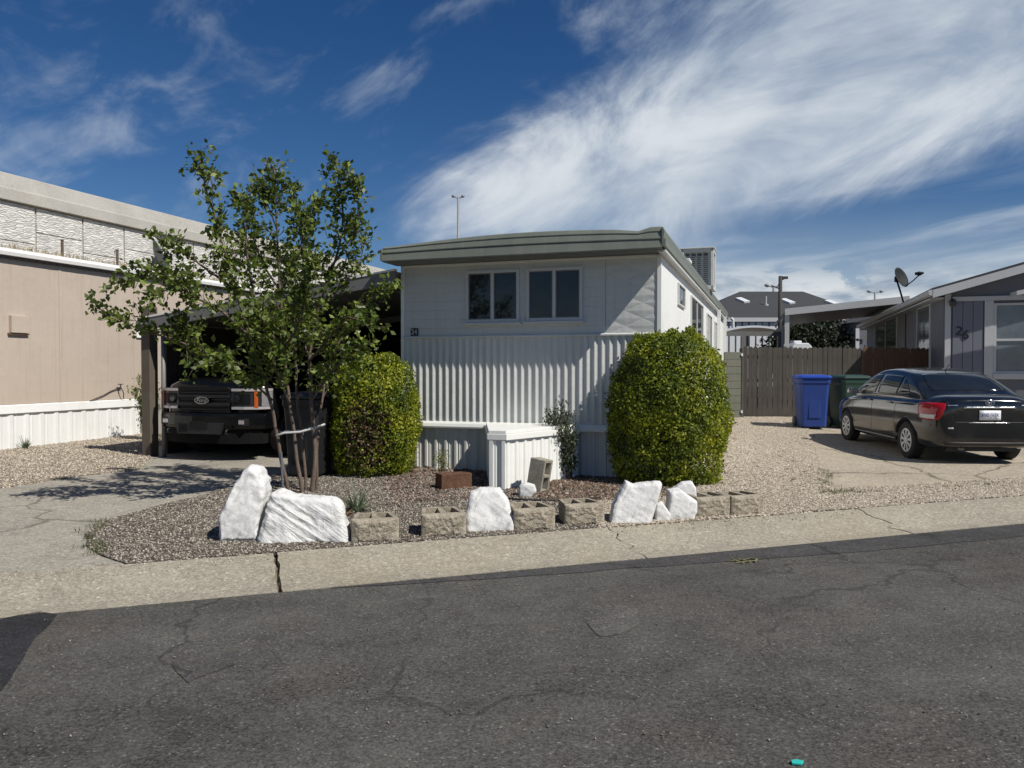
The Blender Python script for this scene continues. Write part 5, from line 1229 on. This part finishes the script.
# dark pickup under the carport, nose to the street
M_tk = carpaint('dark_truck_paint', (.004, .0045, .005), .12, .02); M_tk.node_tree.nodes['Principled BSDF'].inputs['Coat Weight'].default_value = .1; M_tk.node_tree.nodes['Principled BSDF'].inputs['Specular IOR Level'].default_value = .22; M_tg = plain('truck_grille', (.008, .0085, .009), .5, spec=.15, var=.1)
tA = ground(158, 461)
tx, _ = H.front(158, 430, -.05); tx2, _ = H.front(262, 430, -.05)
tcx = tx + 1.03
tw = H.m @ Vector((tcx, -.12, 0)); tw.z = gz(tw.x, tw.y)
tk = empty('pickup_truck', tw, HR, 'dark full-size pickup truck parked nose out in the shade of the carport', 'pickup truck')
# built along x with the nose at +x, then turned so the nose looks down local -y
TR = Matrix.Rotation(R(-90), 4, 'Z')
tb = [(-5.75, .98, .55, 1.30, 1.42), (-5.70, 1.0, .5, 1.32, 1.44), (-3.3, 1.01, .48, 1.30, 1.40), (-1.7, 1.01, .48, 1.28, 1.36), (-1.5, 1.01, .48, 1.26, 1.33), (-.55, 1.01, .5, 1.22, 1.315), (-.34, .99, .52, 1.20, 1.29), (-.2, .93, .55, 1.17, 1.26), (-.09, .80, .57, 1.14, 1.23), (-.03, .62, .6, 1.10, 1.17)]
def thalf(x, w, zl, zs, zt): return [(0, zl), (w * .9, zl), (w * .985, zl + .05), (w, zl + .2), (w, (zl + zs) / 2), (w, zs - .12), (w * .985, zs - .03), (w * .93, zs + .02), (w * .80, zt - .02), (w * .76, zt + .012), (w * .3, zt + .02), (0, zt + .022)]
twr = .40
tbody = body_loft(tb, thalf, 0, 'body', M_tk, tk, [(-.95, twr + .02, .52, .5, 1.4), (-.95, twr + .02, .52, -1.4, -.5), (-4.6, twr + .02, .52, .5, 1.4), (-4.6, twr + .02, .52, -1.4, -.5)], 2)
cab = [(-3.45, 1.28), (-3.4, 1.6), (-3.3, 1.86), (-3.0, 1.92), (-2.4, 1.94), (-2.15, 1.90), (-1.9, 1.72), (-1.6, 1.48), (-1.42, 1.34)]
def tcy(z): return .955 - .20 * max(0, (z - 1.2) / .72) ** 1.2
def tch(x, zr):
    ze_ = max(1.22, zr - .06); pts = [(tcy(1.15), 1.15)]
    for k in range(1, 5): z = 1.15 + (ze_ - 1.15) * k / 4; pts.append((tcy(z), z))
    yt = pts[-1][0]; return [(0, 1.15)] + pts + [(yt * .92, zr - .02), (yt * .6, zr), (0, zr + .01)]
tcab = body_loft(cab, tch, 0, 'cab', M_tk, tk)
for o in (tbody, tcab): o.data.transform(TR)
ts = Skin(tbody, tcab)
ts.patch('windscreen', [(-.80, 1.52, 2.3), (.80, 1.52, 2.3), (.70, 2.08, 2.3), (-.70, 2.08, 2.3)], (0, 0, -1), M_carglass, tk, .006, .004, nu=16, nv=10, rnd=.04)
for s in (1, -1):
    ts.patch('side_window', [(s * 1.2, 1.9, 1.34), (s * 1.2, 2.6, 1.34), (s * 1.2, 2.6, 1.78), (s * 1.2, 2.15, 1.78)], (-s, 0, 0), M_carglass, tk, .006, .004)
    ts.patch('side_window', [(s * 1.2, 2.7, 1.34), (s * 1.2, 3.3, 1.34), (s * 1.2, 3.22, 1.78), (s * 1.2, 2.7, 1.78)], (-s, 0, 0), M_carglass, tk, .006, .004)
# nose: grille, bars, lamps, bumper, valance.  y<0 is towards the street
mb = MB(); mb.prism([(-.46, .76), (.46, .76), (.495, .86), (.495, 1.08), (.46, 1.14), (-.46, 1.14), (-.495, 1.08), (-.495, .86)], 'y', -.055, .12); gr = mb.build('grille', M_tg, tk, bevel=.012)
mb = MB()
for k in range(7): z = .79 + k * .052; mb.box(-.45, .45, -.062, -.056, z, z + .018)
mb.build('grille_mesh', M_blkp, gr)
for z in (.875, 1.0):
    mb = MB(); mb.prism([(-.485, z - .024), (.485, z - .024), (.49, z + .024), (-.49, z + .024)], 'y', -.10, -.064); mb.build('grille_bar', plain('bar_grey', (.016, .0165, .018), .4, spec=.25), gr, bevel=.01)
mb = MB(); mb.prism([(-.49, .745), (.49, .745), (.50, .775), (-.50, .775)], 'y', -.085, -.05); mb.prism([(-.49, 1.115), (.49, 1.115), (.46, 1.15), (-.46, 1.15)], 'y', -.085, -.05); mb.build('grille_surround', M_tg, gr, bevel=.008)
# oval badge with script
def oval(rx, rz, y0, y1, z0=.94): 
    m = MB(); m.prism([(rx * math.cos(t * math.pi / 20), z0 + rz * math.sin(t * math.pi / 20)) for t in range(40)], 'y', y0, y1); return m
bd = oval(.135, .058, -.125, -.10).build('badge_rim', M_chrome, gr); bd2 = oval(.122, .047, -.128, -.1255).build('badge_field', plain('badge_dark', (.01, .012, .02), .3), gr)
text_mesh('badge_script', 'Ford', .085, M_chrome, gr, Matrix.Translation((0, -.131, .94)) @ MX @ Matrix.Diagonal((1.15, 1, 1, 1)), .002, .35)
for s in (1, -1):
    # wrap-round lamp: housing, bright C strips, amber marker, projector
    pl = lambda g: [(s * .50, -.05 - g), (s * .72, -.03 - g), (s * .88, .05 - g), (s * (.975 + g), .20), (s * (.985 + g), .34), (s * .88, .36), (s * .5, .2)]
    def arc(a, b, g): 
        P3 = [(.50, -.05), (.72, -.03), (.88, .05), (.975, .20), (.985, .34)]
        f = lambda t: Vector((s * P3[min(int(t * 4), 3)][0], P3[min(int(t * 4), 3)][1])).lerp(Vector((s * P3[min(int(t * 4), 3) + 1][0], P3[min(int(t * 4), 3) + 1][1])), t * 4 - min(int(t * 4), 3))
        c_ = Vector((s * .6, .4)); n_ = 8; pts = [f(a + (b - a) * i / n_) for i in range(n_ + 1)]
        return [tuple(p + (p - c_).normalized() * g) for p in pts] + [tuple(p + (p - c_).normalized() * .001) for p in pts[::-1]]
    mb = MB(); mb.prism(pl(0), 'z', .80, 1.13); hl = mb.build('headlight', plain('lamp_housing', (.03, .032, .036), .15, .2), tk)
    for z0, z1 in ((1.085, 1.125), (.805, .845)):
        mb = MB(); mb.prism(arc(.02, .95, .016), 'z', z0, z1); mb.build('light_strip', M_clear, hl)
    mb = MB(); mb.prism(arc(.62, .95, .012), 'z', .85, 1.08); mb.build('corner_lens', plain('lamp_glass', (.30, .30, .31), .1, .3, var=.4, vs=14), hl)
    mb = MB(); mb.prism(arc(.46, .54, .018), 'z', .83, 1.09); mb.build('marker_lens', M_amber, hl)
    mb = MB(); mb.prism(arc(.06, .38, .008), 'z', .88, 1.05); mb.build('reflector', M_tg, hl)
    mb = MB(); lathe(mb, [(.001, -.085), (.045, -.085), (.06, -.055), (.001, -.055)], Matrix.Translation((s * .60, 0, .965)), 24); mb.build('projector', M_carglass, hl, smooth=False)
mb = MB(); rings = []
for i in range(17):
    t = i / 16 * 2 - 1; x = 1.0 * t; y = -.16 + .30 * abs(t) ** 3; rings.append([Vector((x, y, .50)), Vector((x, y - .03, .56)), Vector((x, y - .03, .70)), Vector((x, y, .74)), Vector((x, y + .2, .74)), Vector((x, y + .2, .50))])
mb.loft(rings); bp_ = mb.build('bumper', M_tk, tk, bevel=.01)
mb = MB(); mb.prism([(-.40, .42), (.40, .42), (.46, .60), (-.46, .60)], 'y', -.200, -.14); mb.build('lower_intake', M_blkp, bp_, bevel=.01)
mb = MB(); mb.box(-.16, .16, -.212, -.202, .50, .62); mb.build('plate_holder', plain('plate_holder', (.014, .014, .015), .6, spec=.15), bp_, bevel=.004)
mb = MB(); 
for k in range(5): mb.box(-.36 + k * .035, -.35 + k * .035, -.208, -.201, .45, .58)
mb.build('intake_slots', M_tg, bp_)
for s in (1, -1):
    mb = MB(); mb.box(s * .72 - .09, s * .72 + .09, -.10, -.02, .555, .665); fl_ = mb.build('fog_lamp', M_blkp, bp_, bevel=.01)
    mb = MB(); mb.box(s * .72 - .05, s * .72 + .05, -.106, -.101, .58, .64); mb.build('fog_lens', M_clear, fl_, bevel=.005)
    mb = MB(); mb.tube([(s * .55, -.19, .50), (s * .55, -.24, .49), (s * .55, -.25, .44), (s * .55, -.19, .43)], .013, 8); mb.build('tow_hook', M_blkp, bp_, smooth=True)
mb = MB(); rings = []
for i in range(13):
    t = i / 12 * 2 - 1; x = .93 * t; y = -.12 + .28 * abs(t) ** 3; rings.append([Vector((x, y, .27)), Vector((x, y - .02, .49)), Vector((x, y + .12, .49)), Vector((x, y + .12, .27))])
mb.loft(rings); mb.build('valance', plain('valance_grey', (.009, .009, .0095), .8, spec=.1), tk)
mb = MB(); mb.box(-.7, .7, .2, 5.2, .35, .5); mb.build('underbody', M_blkp, tk)
for s in (1, -1):
    for y in (.95, 4.6):
        w = wheel(tk, (s * .84, y, twr), twr, .27, 1, 6, R(-90) if s > 0 else R(90), plain('truck_rim', (.3, .31, .32), .3, .6))
    mb = MB(); mb.loft([[Vector((s * (1.0 + .06 * j), 1.75 + a * .09 * k, 1.36 + b * .13 * k)) for a, b in ((-1, -.8), (1, -.9), (1, .8), (.5, 1), (-.6, 1), (-1, .5))] for j, k in ((0, .4), (1, .8), (3, 1.0), (4.5, .9))]); mb.build('wing_mirror', M_tk, tk, bevel=.012)
# ------------------------------------------------------------------ plants
random.seed(21)
LF_tree = leafmat('tree_leaf', (.042, .070, .010), (.105, .150, .020), (.24, .29, .05), .5, .32)
LF_bush = leafmat('bush_leaf', (.045, .08, .006), (.155, .20, .012), (.40, .41, .02), .6, .40)
LF_dark = leafmat('evergreen_leaf', (.008, .013, .006), (.02, .032, .012), (.045, .06, .022), .6, .2)
LF_jun = leafmat('juniper_leaf', (.03, .042, .025), (.06, .08, .045), (.12, .14, .08), .6, .2)
LF_blade = leafmat('blade_leaf', (.07, .10, .06), (.14, .19, .11), (.26, .30, .17), .5, .2)
LF_brown = leafmat('withered_leaf', (.05, .03, .02), (.12, .07, .045), (.22, .15, .09), .8, .1)
M_bark = plain('bark', (.115, .082, .062), .85, var=.45, vs=7, streak=.5, dirtcol=(.30, .24, .20), bump=.006, bs=30)
M_bark2 = plain('grey_bark', (.09, .07, .055), .9, var=.3, vs=6)

# young tree with several stems.  Limb ends read off the street view, each with its own depth
tb0 = ground(296, 493); TY = tb0.y
tree = empty('young_tree', tb0, 0, 'young multi-stemmed leafy tree behind the white boulders, before the carport', 'tree')
def T(px, py, dy): return at(px, py, TY + dy) - tb0
stems = [   # (points, radii)
 ([(288, 494, -.02), (280, 450, -.05), (272, 410, -.1), (262, 372, -.25), (248, 335, -.5), (236, 290, -.7), (222, 240, -.8), (208, 195, -.8), (199, 158, -.8)], .034),
 ([(302, 495, 0), (296, 450, 0), (290, 405, .0), (284, 350, 0), (280, 290, -.1), (277, 230, -.2), (274, 168, -.25)], .036),
 ([(312, 496, .05), (315, 450, .1), (312, 410, .1), (310, 360, .2), (318, 310, .2), (335, 262, .1), (343, 215, .05), (336, 160, .1)], .044),
 ([(306, 495, .08), (303, 440, .15), (297, 400, .2), (296, 350, .4), (300, 300, .5), (303, 240, .45), (290, 190, .4)], .028),
 ([(316, 496, .12), (318, 440, .2), (322, 400, .3), (330, 365, .4), (346, 330, .45), (372, 298, .4), (389, 288, .4)], .026)]
limbs = [
 ([(262, 372, -.25), (235, 362, -.5), (205, 352, -.8), (170, 338, -1.0), (140, 330, -1.1), (95, 306, -1.2)], .016),
 ([(248, 335, -.5), (220, 310, -.8), (190, 295, -1.0), (160, 275, -1.1), (118, 283, -1.2)], .015),
 ([(236, 290, -.7), (205, 268, -.9), (182, 252, -1.0), (158, 242, -1.1)], .013),
 ([(272, 400, -.1), (255, 385, -.4), (232, 372, -.8), (215, 362, -1.1)], .013),
 ([(284, 350, 0), (262, 320, -.3), (250, 275, -.4), (246, 230, -.4), (250, 195, -.4)], .017),
 ([(280, 290, -.1), (262, 262, .1), (250, 225, .2), (245, 198, .2)], .012),
 ([(310, 360, .2), (332, 335, -.2), (350, 318, -.5), (372, 330, -.6)], .014),
 ([(318, 310, .2), (338, 290, .3), (360, 262, .3), (362, 235, .3)], .012),
 ([(335, 262, .1), (352, 235, .0), (358, 205, -.1), (350, 175, -.1)], .012),
 ([(312, 400, .1), (332, 372, -.1), (350, 355, -.2), (362, 345, -.2)], .012),
 ([(290, 405, 0), (276, 370, -.5), (268, 345, -.8), (262, 310, -1.0)], .014),
 ([(284, 350, 0), (300, 320, -.5), (306, 290, -.8), (312, 262, -.9)], .015),
 ([(310, 360, .2), (300, 330, .7), (290, 290, .9), (286, 250, .9)], .014),
 ([(277, 230, -.2), (268, 205, -.2), (262, 185, -.3)], .008), ([(280, 290, -.1), (296, 262, -.1), (305, 225, -.1), (308, 205, -.1)], .01),
 ([(303, 240, .45), (315, 215, .4), (318, 198, .4)], .008), ([(205, 352, -.8), (190, 330, -.9), (180, 315, -.9)], .008), ([(190, 295, -1.0), (178, 285, -1.3), (150, 300, -1.4)], .008)]
M_ = MB(); P = []; Dl = []; Sz = []; tips = []
def sm(path, n=5):
    out = []
    for i in range(len(path) - 1):
        p0 = path[max(i - 1, 0)]; p1 = path[i]; p2 = path[i + 1]; p3 = path[min(i + 2, len(path) - 1)]
        for k in range(n):
            t = k / n; out.append(.5 * ((2 * p1) + (p2 - p0) * t + (2 * p0 - 5 * p1 + 4 * p2 - p3) * t * t + (3 * p1 - p0 - 3 * p2 + p3) * t ** 3))
    return out + [path[-1]]
def leaves_on(a, b, n, r=.05, size=.068):
    for _ in range(int(n * 1.15)):
        t = random.random(); p = a.lerp(b, t) + Vector((random.gauss(0, r), random.gauss(0, r), random.gauss(0, r)))
        d = (b - a).normalized() * .6 + Vector((random.gauss(0, .7), random.gauss(0, .7), random.gauss(-.1, .6))); P.append(p); Dl.append(d); Sz.append(size * random.uniform(.6, 1.35))
def grow_twigs(path, start, dens, L0=.34, mb=None):
    tot = sum((b - a).length for a, b in zip(path, path[1:])); acc = 0
    for a, b in zip(path, path[1:]):
        seg = (b - a).length; acc += seg; f = acc / tot
        if f < start: continue
        k = dens * seg; k = int(k) + (random.random() < k % 1)
        for _ in range(k):
            o = a.lerp(b, random.random()); d = ((b - a).normalized() * .7 + Vector((random.gauss(0, .8), random.gauss(0, .8), random.gauss(.25, .6)))).normalized()
            L = L0 * random.uniform(.5, 1.25) * (1.0 - .45 * f); m = o + d * L * .5 + Vector((0, 0, .02)); e = o + d * L + Vector((0, 0, random.uniform(-.02, .07)))
            mb.tube([o, m, e], [.005, .0035, .0018], 4, cap=False); leaves_on(o.lerp(m, .3), e, random.randint(9, 17), .038)
            if random.random() < .5:
                d2 = (d + Vector((random.gauss(0, .7), random.gauss(0, .7), random.gauss(0, .6)))).normalized(); e2 = m + d2 * L * .5; mb.tube([m, e2], [.0035, .0018], 4, cap=False); leaves_on(m, e2, random.randint(5, 9), .035)
for i, (pts, r0) in enumerate(stems):
    path = sm([T(*p) for p in pts], 5); n_ = len(path); rr = [r0 * .62 * (1 - .80 * (k / n_) ** .8) + .003 for k in range(n_)]
    path = [p + Vector((noise.noise(Vector((k * .35, i, 0))), noise.noise(Vector((k * .35, i, 5))), 0)) * .018 for k, p in enumerate(path)]
    mb = MB(); path[0] = path[0] - Vector((0, 0, .05)); mb.tube(path, rr, 9); mb.build('trunk', M_bark, tree, smooth=True); grow_twigs(path, .42, 19, mb=M_)
    leaves_on(path[-4], path[-1], 26, .035)
for i, (pts, r0) in enumerate(limbs):
    path = sm([T(*p) for p in pts], 5); n_ = len(path); M_.tube(path, [r0 * (1 - .85 * k / n_) + .002 for k in range(n_)], 6); grow_twigs(path, .22, 21, mb=M_); leaves_on(path[-4], path[-1], 16, .035)
M_.build('limbs', M_bark, tree, smooth=True, fixn=False)
leaf_object('crown', [tuple(p) for p in P], [tuple(d) for d in Dl], Sz, rng.beta(1.5, 1.9, len(P)), LF_tree, tree, .62)
print('tree leaves', len(P))
# white tie holding the stems, and a pale stake
mb = MB(); mb.tube([T(276, 436, -.14), T(284, 433, -.12), T(300, 432, -.10), T(318, 427, .02), T(325, 424, .05)], .014, 8); mb.tube([T(280, 432, .10), T(300, 430, .16), T(322, 426, .16)], .008, 6)
mb.build('tree_tie', plain('pale_tie', (.42, .42, .40), .6), tree, smooth=True)
mb = MB(); mb.tube([T(283, 493, -.08), T(281, 452, -.12)], .014, 8); mb.build('stake', plain('grey_stake', (.12, .13, .15), .6), tree)

def shrub(name, base, wx, wy_, h, n, mat, label, cat, size=.036, sq=2.6, patches=None, woody=M_bark2, flat=.0, seed=0, wid=.6, bumpy=.10, tone_a=(1.5, 1.6)):
    """A clipped shrub: leaves thick on its surface, thinning inwards, over a mass of bare stems."""
    r = empty(name, base, 0, label, cat); rg2 = np.random.default_rng(seed + 5)
    d = rg2.normal(size=(n, 3)); d /= np.linalg.norm(d, axis=1)[:, None]
    d[:, 2] = np.where(d[:, 2] < -.85, -d[:, 2], d[:, 2])
    rad = 1 - np.abs(rg2.normal(0, .06, n)) - (rg2.random(n) < .42) * rg2.uniform(.05, .75, n)
    P2 = []
    for i in range(n):
        x, y, z = d[i]; s2 = sq if z > 0 else 7; hx = math.hypot(x, y); kk = (hx ** s2 + abs(z) ** s2) ** (-1 / s2); k = kk
        nn = noise.fractal(Vector((x * 2.6 + seed, y * 2.6, z * 2.6)), .8, 2.2, 4) * bumpy + noise.noise(Vector((x * 9 + seed, y * 9, z * 9))) * .075
        q = k * (rad[i] + nn); zz_ = .46 + (.54 if z > 0 else .46) * z * q
        taper = 1 - .10 * max(0, .35 - zz_) / .35
        P2.append((x * q * wx / 2 * taper, y * q * wy_ / 2 * taper, max(.02, zz_ * h)))
    P2 = np.array(P2); tone = rg2.beta(*tone_a, n)
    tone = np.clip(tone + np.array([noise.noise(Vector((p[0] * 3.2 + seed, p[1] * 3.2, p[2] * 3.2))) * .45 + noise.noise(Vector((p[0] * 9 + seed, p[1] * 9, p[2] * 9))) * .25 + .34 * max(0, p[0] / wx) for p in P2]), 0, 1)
    dirs = d * .9 + rg2.normal(0, .55, (n, 3)); dirs[:, 2] += .35
    mats = np.zeros(n)
    if patches is not None:
        keep = np.ones(n, bool); br = []
        for i in range(n):
            f = patches(P2[i])
            if f > rg2.random(): keep[i] = False; 
            if f > .15 and rg2.random() < .35: br.append(i)
        leaf_object('withered_foliage', P2[br] * .97, dirs[br], rg2.uniform(.6, 1.2, len(br)) * size, rg2.random(len(br)), LF_brown, r, wid)
        P2 = P2[keep]; dirs = dirs[keep]; tone = tone[keep]
    O2 = P2 / np.array([wx / 2, wy_ / 2, h]) - np.array([0, 0, .45]); O2 /= np.linalg.norm(O2, axis=1)[:, None] + 1e-6; O2 = O2 + rg2.normal(0, .42, O2.shape); dirs = rg2.normal(0, 1, O2.shape) + np.array([0, 0, .5])
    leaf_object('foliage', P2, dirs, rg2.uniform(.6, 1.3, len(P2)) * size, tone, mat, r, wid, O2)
    mb = MB(); random.seed(seed)
    for _ in range(60):
        a = random.uniform(0, 6.28); b = random.uniform(.1, 1.0); o = Vector((random.gauss(0, .08) * wx, random.gauss(0, .08) * wy_, -.03)); e = Vector((math.cos(a) * wx * .43 * b, math.sin(a) * wy_ * .43 * b, h * random.uniform(.35, .9) * (1.1 - .35 * b)))
        m_ = o.lerp(e, .5) + Vector((random.gauss(0, .05), random.gauss(0, .05), .05)) * h; mb.tube([o, m_, e], [.014, .008, .003], 5, cap=False)
        for _ in range(5):
            t = random.random(); q = m_.lerp(e, t); mb.tube([q, q + Vector((random.gauss(0, .12) * wx, random.gauss(0, .12) * wx, random.gauss(.05, .08) * h))], [.004, .0015], 4, cap=False)
    mb.build('stems', woody, r, smooth=True, fixn=False); return r
b = ground(671, 490); b.y += .05; hgt = at(671, 334, b.y + .55).z - b.z
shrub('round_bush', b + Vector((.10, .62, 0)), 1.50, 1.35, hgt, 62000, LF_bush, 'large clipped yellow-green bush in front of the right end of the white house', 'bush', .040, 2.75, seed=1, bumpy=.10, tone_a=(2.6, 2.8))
b = ground(366, 480); hgt = at(372, 356, b.y + .5).z - b.z
def dead(p): 
    # bare brown gap low on the side towards the street
    e = ((p[0] + .02) / .38) ** 2 + ((p[2] - .62) / .52) ** 2; return max(0, 1.0 - e) ** .6 * .93 if p[1] < .15 else 0
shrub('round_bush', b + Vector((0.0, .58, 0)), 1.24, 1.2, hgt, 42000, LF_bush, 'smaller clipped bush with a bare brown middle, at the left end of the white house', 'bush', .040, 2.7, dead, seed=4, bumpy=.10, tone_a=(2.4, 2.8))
# a sprig of fresh growth at the foot of each
def blades(name, base, n, L, spread, mat, label, cat, w=.09, droop=.3, seed=0):
    random.seed(seed); mb = MB(); tn = []
    for k in range(n):
        a = random.uniform(0, 6.283); t = random.uniform(.1, 1) * spread; d = Vector((math.cos(a) * math.sin(t), math.sin(a) * math.sin(t), math.cos(t))); s_ = Vector((-math.sin(a), math.cos(a), 0)); l = L * random.uniform(.6, 1.1); o = Vector((math.cos(a), math.sin(a), 0)) * .02
        pts = [o + d * l * u - Vector((0, 0, droop * l * u * u * math.sin(t))) for u in (0, .35, .7, 1)]; wd = [L * w * .5, L * w * .5, L * w * .35, .001]
        vs_ = []
        for p, q in zip(pts, wd): vs_ += [p - s_ * q, p + s_ * q]
        mb.add(vs_, [(0, 1, 3, 2), (2, 3, 5, 4), (4, 5, 7, 6)])
    o = mb.build(name, mat, fixn=False); o.location = base
    at_ = o.data.attributes.new('tone', 'FLOAT', 'FACE'); at_.data.foreach_set('value', np.repeat(rng.random(n), 3)); return tag(o, label, cat)
blades('spiky_plant', ground(357, 512), 75, .30, 1.25, LF_blade, 'spiky grey-green plant behind the first tan block', 'plant', .06, seed=2)
blades('spiky_plant', ground(343, 517), 40, .15, 1.3, leafmat('red_blade', (.12, .06, .03), (.28, .14, .08), (.34, .24, .12), .6, .2), 'small withered reddish plant against the right side of the wide slab boulder', 'plant', .10, seed=3)
blades('spiky_plant', ground(25, 449), 46, .26, 1.0, LF_blade, 'small spiky green plant against the beige house skirting', 'plant', .06, seed=4)
def wispy(name, base, h, w, n, lf, label, cat, seed, size=.035, stems_n=16, wood=M_bark2, up=1.0, lean=(0, 0)):
    r = empty(name, base, 0, label, cat); random.seed(seed); mb = MB(); P_ = []; D_ = []
    for k in range(stems_n):
        a = random.uniform(0, 6.283); b_ = random.random() ** .6; e = Vector((math.cos(a) * w / 2 * b_ + lean[0], math.sin(a) * w / 2 * b_ + lean[1], h * random.uniform(.55, 1.0) * (1.1 - .3 * b_))); m_ = e * .5 + Vector((0, 0, h * .08)) - Vector((e.x, e.y, 0)) * .2
        path = sm([Vector((random.gauss(0, .02), random.gauss(0, .02), -.03)), m_, e], 5); mb.tube(path, [.009 * (1 - .8 * j / len(path)) for j in range(len(path))], 5, cap=False)
        for _ in range(n // stems_n):
            j = random.uniform(.2, 1) * (len(path) - 1); i = min(int(j), len(path) - 2); q = path[i].lerp(path[i + 1], j - i); P_.append(tuple(q + Vector((random.gauss(0, .045), random.gauss(0, .045), random.gauss(0, .03))))); D_.append((random.gauss(0, .5), random.gauss(0, .5), random.gauss(up, .4)))
    mb.build('stems', wood, r, smooth=True, fixn=False); leaf_object('foliage', P_, D_, [size * random.uniform(.6, 1.3) for _ in P_], rng.random(len(P_)), lf, r, .4); return r
b = ground(567, 480); hh = at(548, 402, b.y - .1).z - b.z
wispy('juniper', b + Vector((.05, .02, 0)), hh, .42, 2600, LF_jun, 'dark wispy grey-green juniper in the angle between hitch cover and skirting', 'shrub', 11, .05, 22, lean=(-.16, 0))
b = ground(146, 440); hh = at(147, 372, b.y).z - b.z
wispy('leafy_shrub', b, hh, .75, 2600, LF_tree, 'narrow leafy shrub in front of the beige house beside the carport post', 'shrub', 12, .055, 18)
b = ground(392, 476); 
wispy('fern_sprout', ground(443, 473), .35, .25, 260, LF_bush, 'low fresh green sprout at the foot of the smaller bush', 'plant', 13, .03, 8)
# grass and weeds along edges: too many to count
def tufts(name, label, pts, h, mat, n=16, spread=.05, w=.10):
    P_ = []; D_ = []; Z_ = []
    for (x, y) in pts:
        for _ in range(n): P_.append((x + random.gauss(0, spread), y + random.gauss(0, spread), gz(x, y) - .005)); D_.append((random.gauss(0, .4), random.gauss(0, .4), 1)); Z_.append(h * random.uniform(.4, 1.2))
    tag(leaf_object(name, P_, D_, Z_, rng.random(len(P_)), mat, None, w), label, 'grass', kind='stuff')
LF_weed = leafmat('weed_blade', (.04, .055, .015), (.09, .115, .035), (.20, .19, .08), .7, .25)
def along(pts, k, j=.04):
    out = []
    for a, b_ in zip(pts, pts[1:]):
        a = ground(*a).xy; b_ = ground(*b_).xy
        for _ in range(int((b_ - a).length * k)): p = a.lerp(b_, random.random()); out.append((p.x + random.gauss(0, j), p.y + random.gauss(0, j)))
    return out
tufts('weeds', 'short green weeds along the edges of the driveways and kerb', along([(826, 494), (845, 493), (860, 493)], 60, .05) + along([(822, 470), (828, 492)], 14, .05) + along([(860, 493), (1010, 484)], 5) + along([(795, 428), (830, 427)], 26, .08) + along([(104, 556), (90, 545), (88, 534), (104, 521)], 26, .04), .055, LF_weed, 14, .03)
tufts('dry_weeds', 'dry straw-coloured weeds in cracks and along the left kerb', along([(0, 576), (120, 563)], 6, .015) + along([(0, 487), (140, 469)], 7, .05) + along([(275, 560), (280, 588)], 26, .03) + along([(750, 512), (840, 506)], 6, .02) + along([(120, 562), (600, 528)], 5, .02), .03, leafmat('straw', (.12, .09, .05), (.2, .16, .09), (.3, .25, .15), .8, .15), 10, .02)
P_ = scatter([G2(715, 475), G2(735, 440), G2(790, 445), G2(815, 480), G2(770, 487)], 90, .02)
tag(leaf_object('dead_sprigs', P_, rng.normal(0, 1, (len(P_), 3)) * (1, 1, .15), rng.uniform(.05, .16, len(P_)), rng.random(len(P_)), LF_brown, None, .12), 'dead brown sprigs scattered on the tan gravel', 'debris', kind='stuff')

# far trees seen under the right carport and past the long building
def far_tree(px, ytop, Y, w, label, seed, n=9000, mat=LF_dark, cat='tree', base=.12):
    x = at(px, 400, Y).x; g = gz(x, Y); h = at(px, ytop, Y).z - g; r = empty('dark_tree', (x, Y, g), 0, label, cat, 'dark trees beyond the fence'); random.seed(seed)
    mb = MB(); mb.tube([(0, 0, -.1), (.05, 0, h * .35), (0, .05, h * .7)], [.22, .16, .06], 8)
    cl_ = []
    for k in range(14):
        a = random.uniform(0, 6.28); b_ = random.uniform(.2, 1); c_ = Vector((math.cos(a) * w * .4 * b_, math.sin(a) * w * .4 * b_, h * random.uniform(base + .12, .88))); mb.tube([(0, 0, min(h * .5, c_.z * .6)), c_], [.06, .02], 5, cap=False); cl_.append((c_, w * random.uniform(.14, .24)))
    mb.build('trunk', M_bark2, r, smooth=True, fixn=False); P_ = []
    for _ in range(n): c_, q = random.choice(cl_); P_.append(tuple(c_ + Vector((random.gauss(0, 1), random.gauss(0, 1), random.gauss(0, .8))) * q * .6))
    leaf_object('crown', P_, rng.normal(0, 1, (n, 3)), rng.uniform(.12, .24, n), rng.beta(1.3, 2.2, n), mat, r, .7)
far_tree(793, 322, 40, 3.2, 'dark tree seen just right of the white carport post', 1)
far_tree(812, 321, 42, 3.4, 'dark tree above the white camper roof', 2)
far_tree(830, 320, 40, 3.4, 'dark tree right of the camper, under the middle of the flat carport roof', 3)
far_tree(848, 321, 42, 3.6, 'dark tree beside the dim outbuilding under the carport roof', 4)
far_tree(866, 322, 43, 3.6, 'dark tree behind the outbuilding, furthest right under the carport', 5)
far_tree(722, 300, 75, 4, 'pale brownish treetop rising behind the left end of the dark hipped roof', 6, mat=LF_jun)
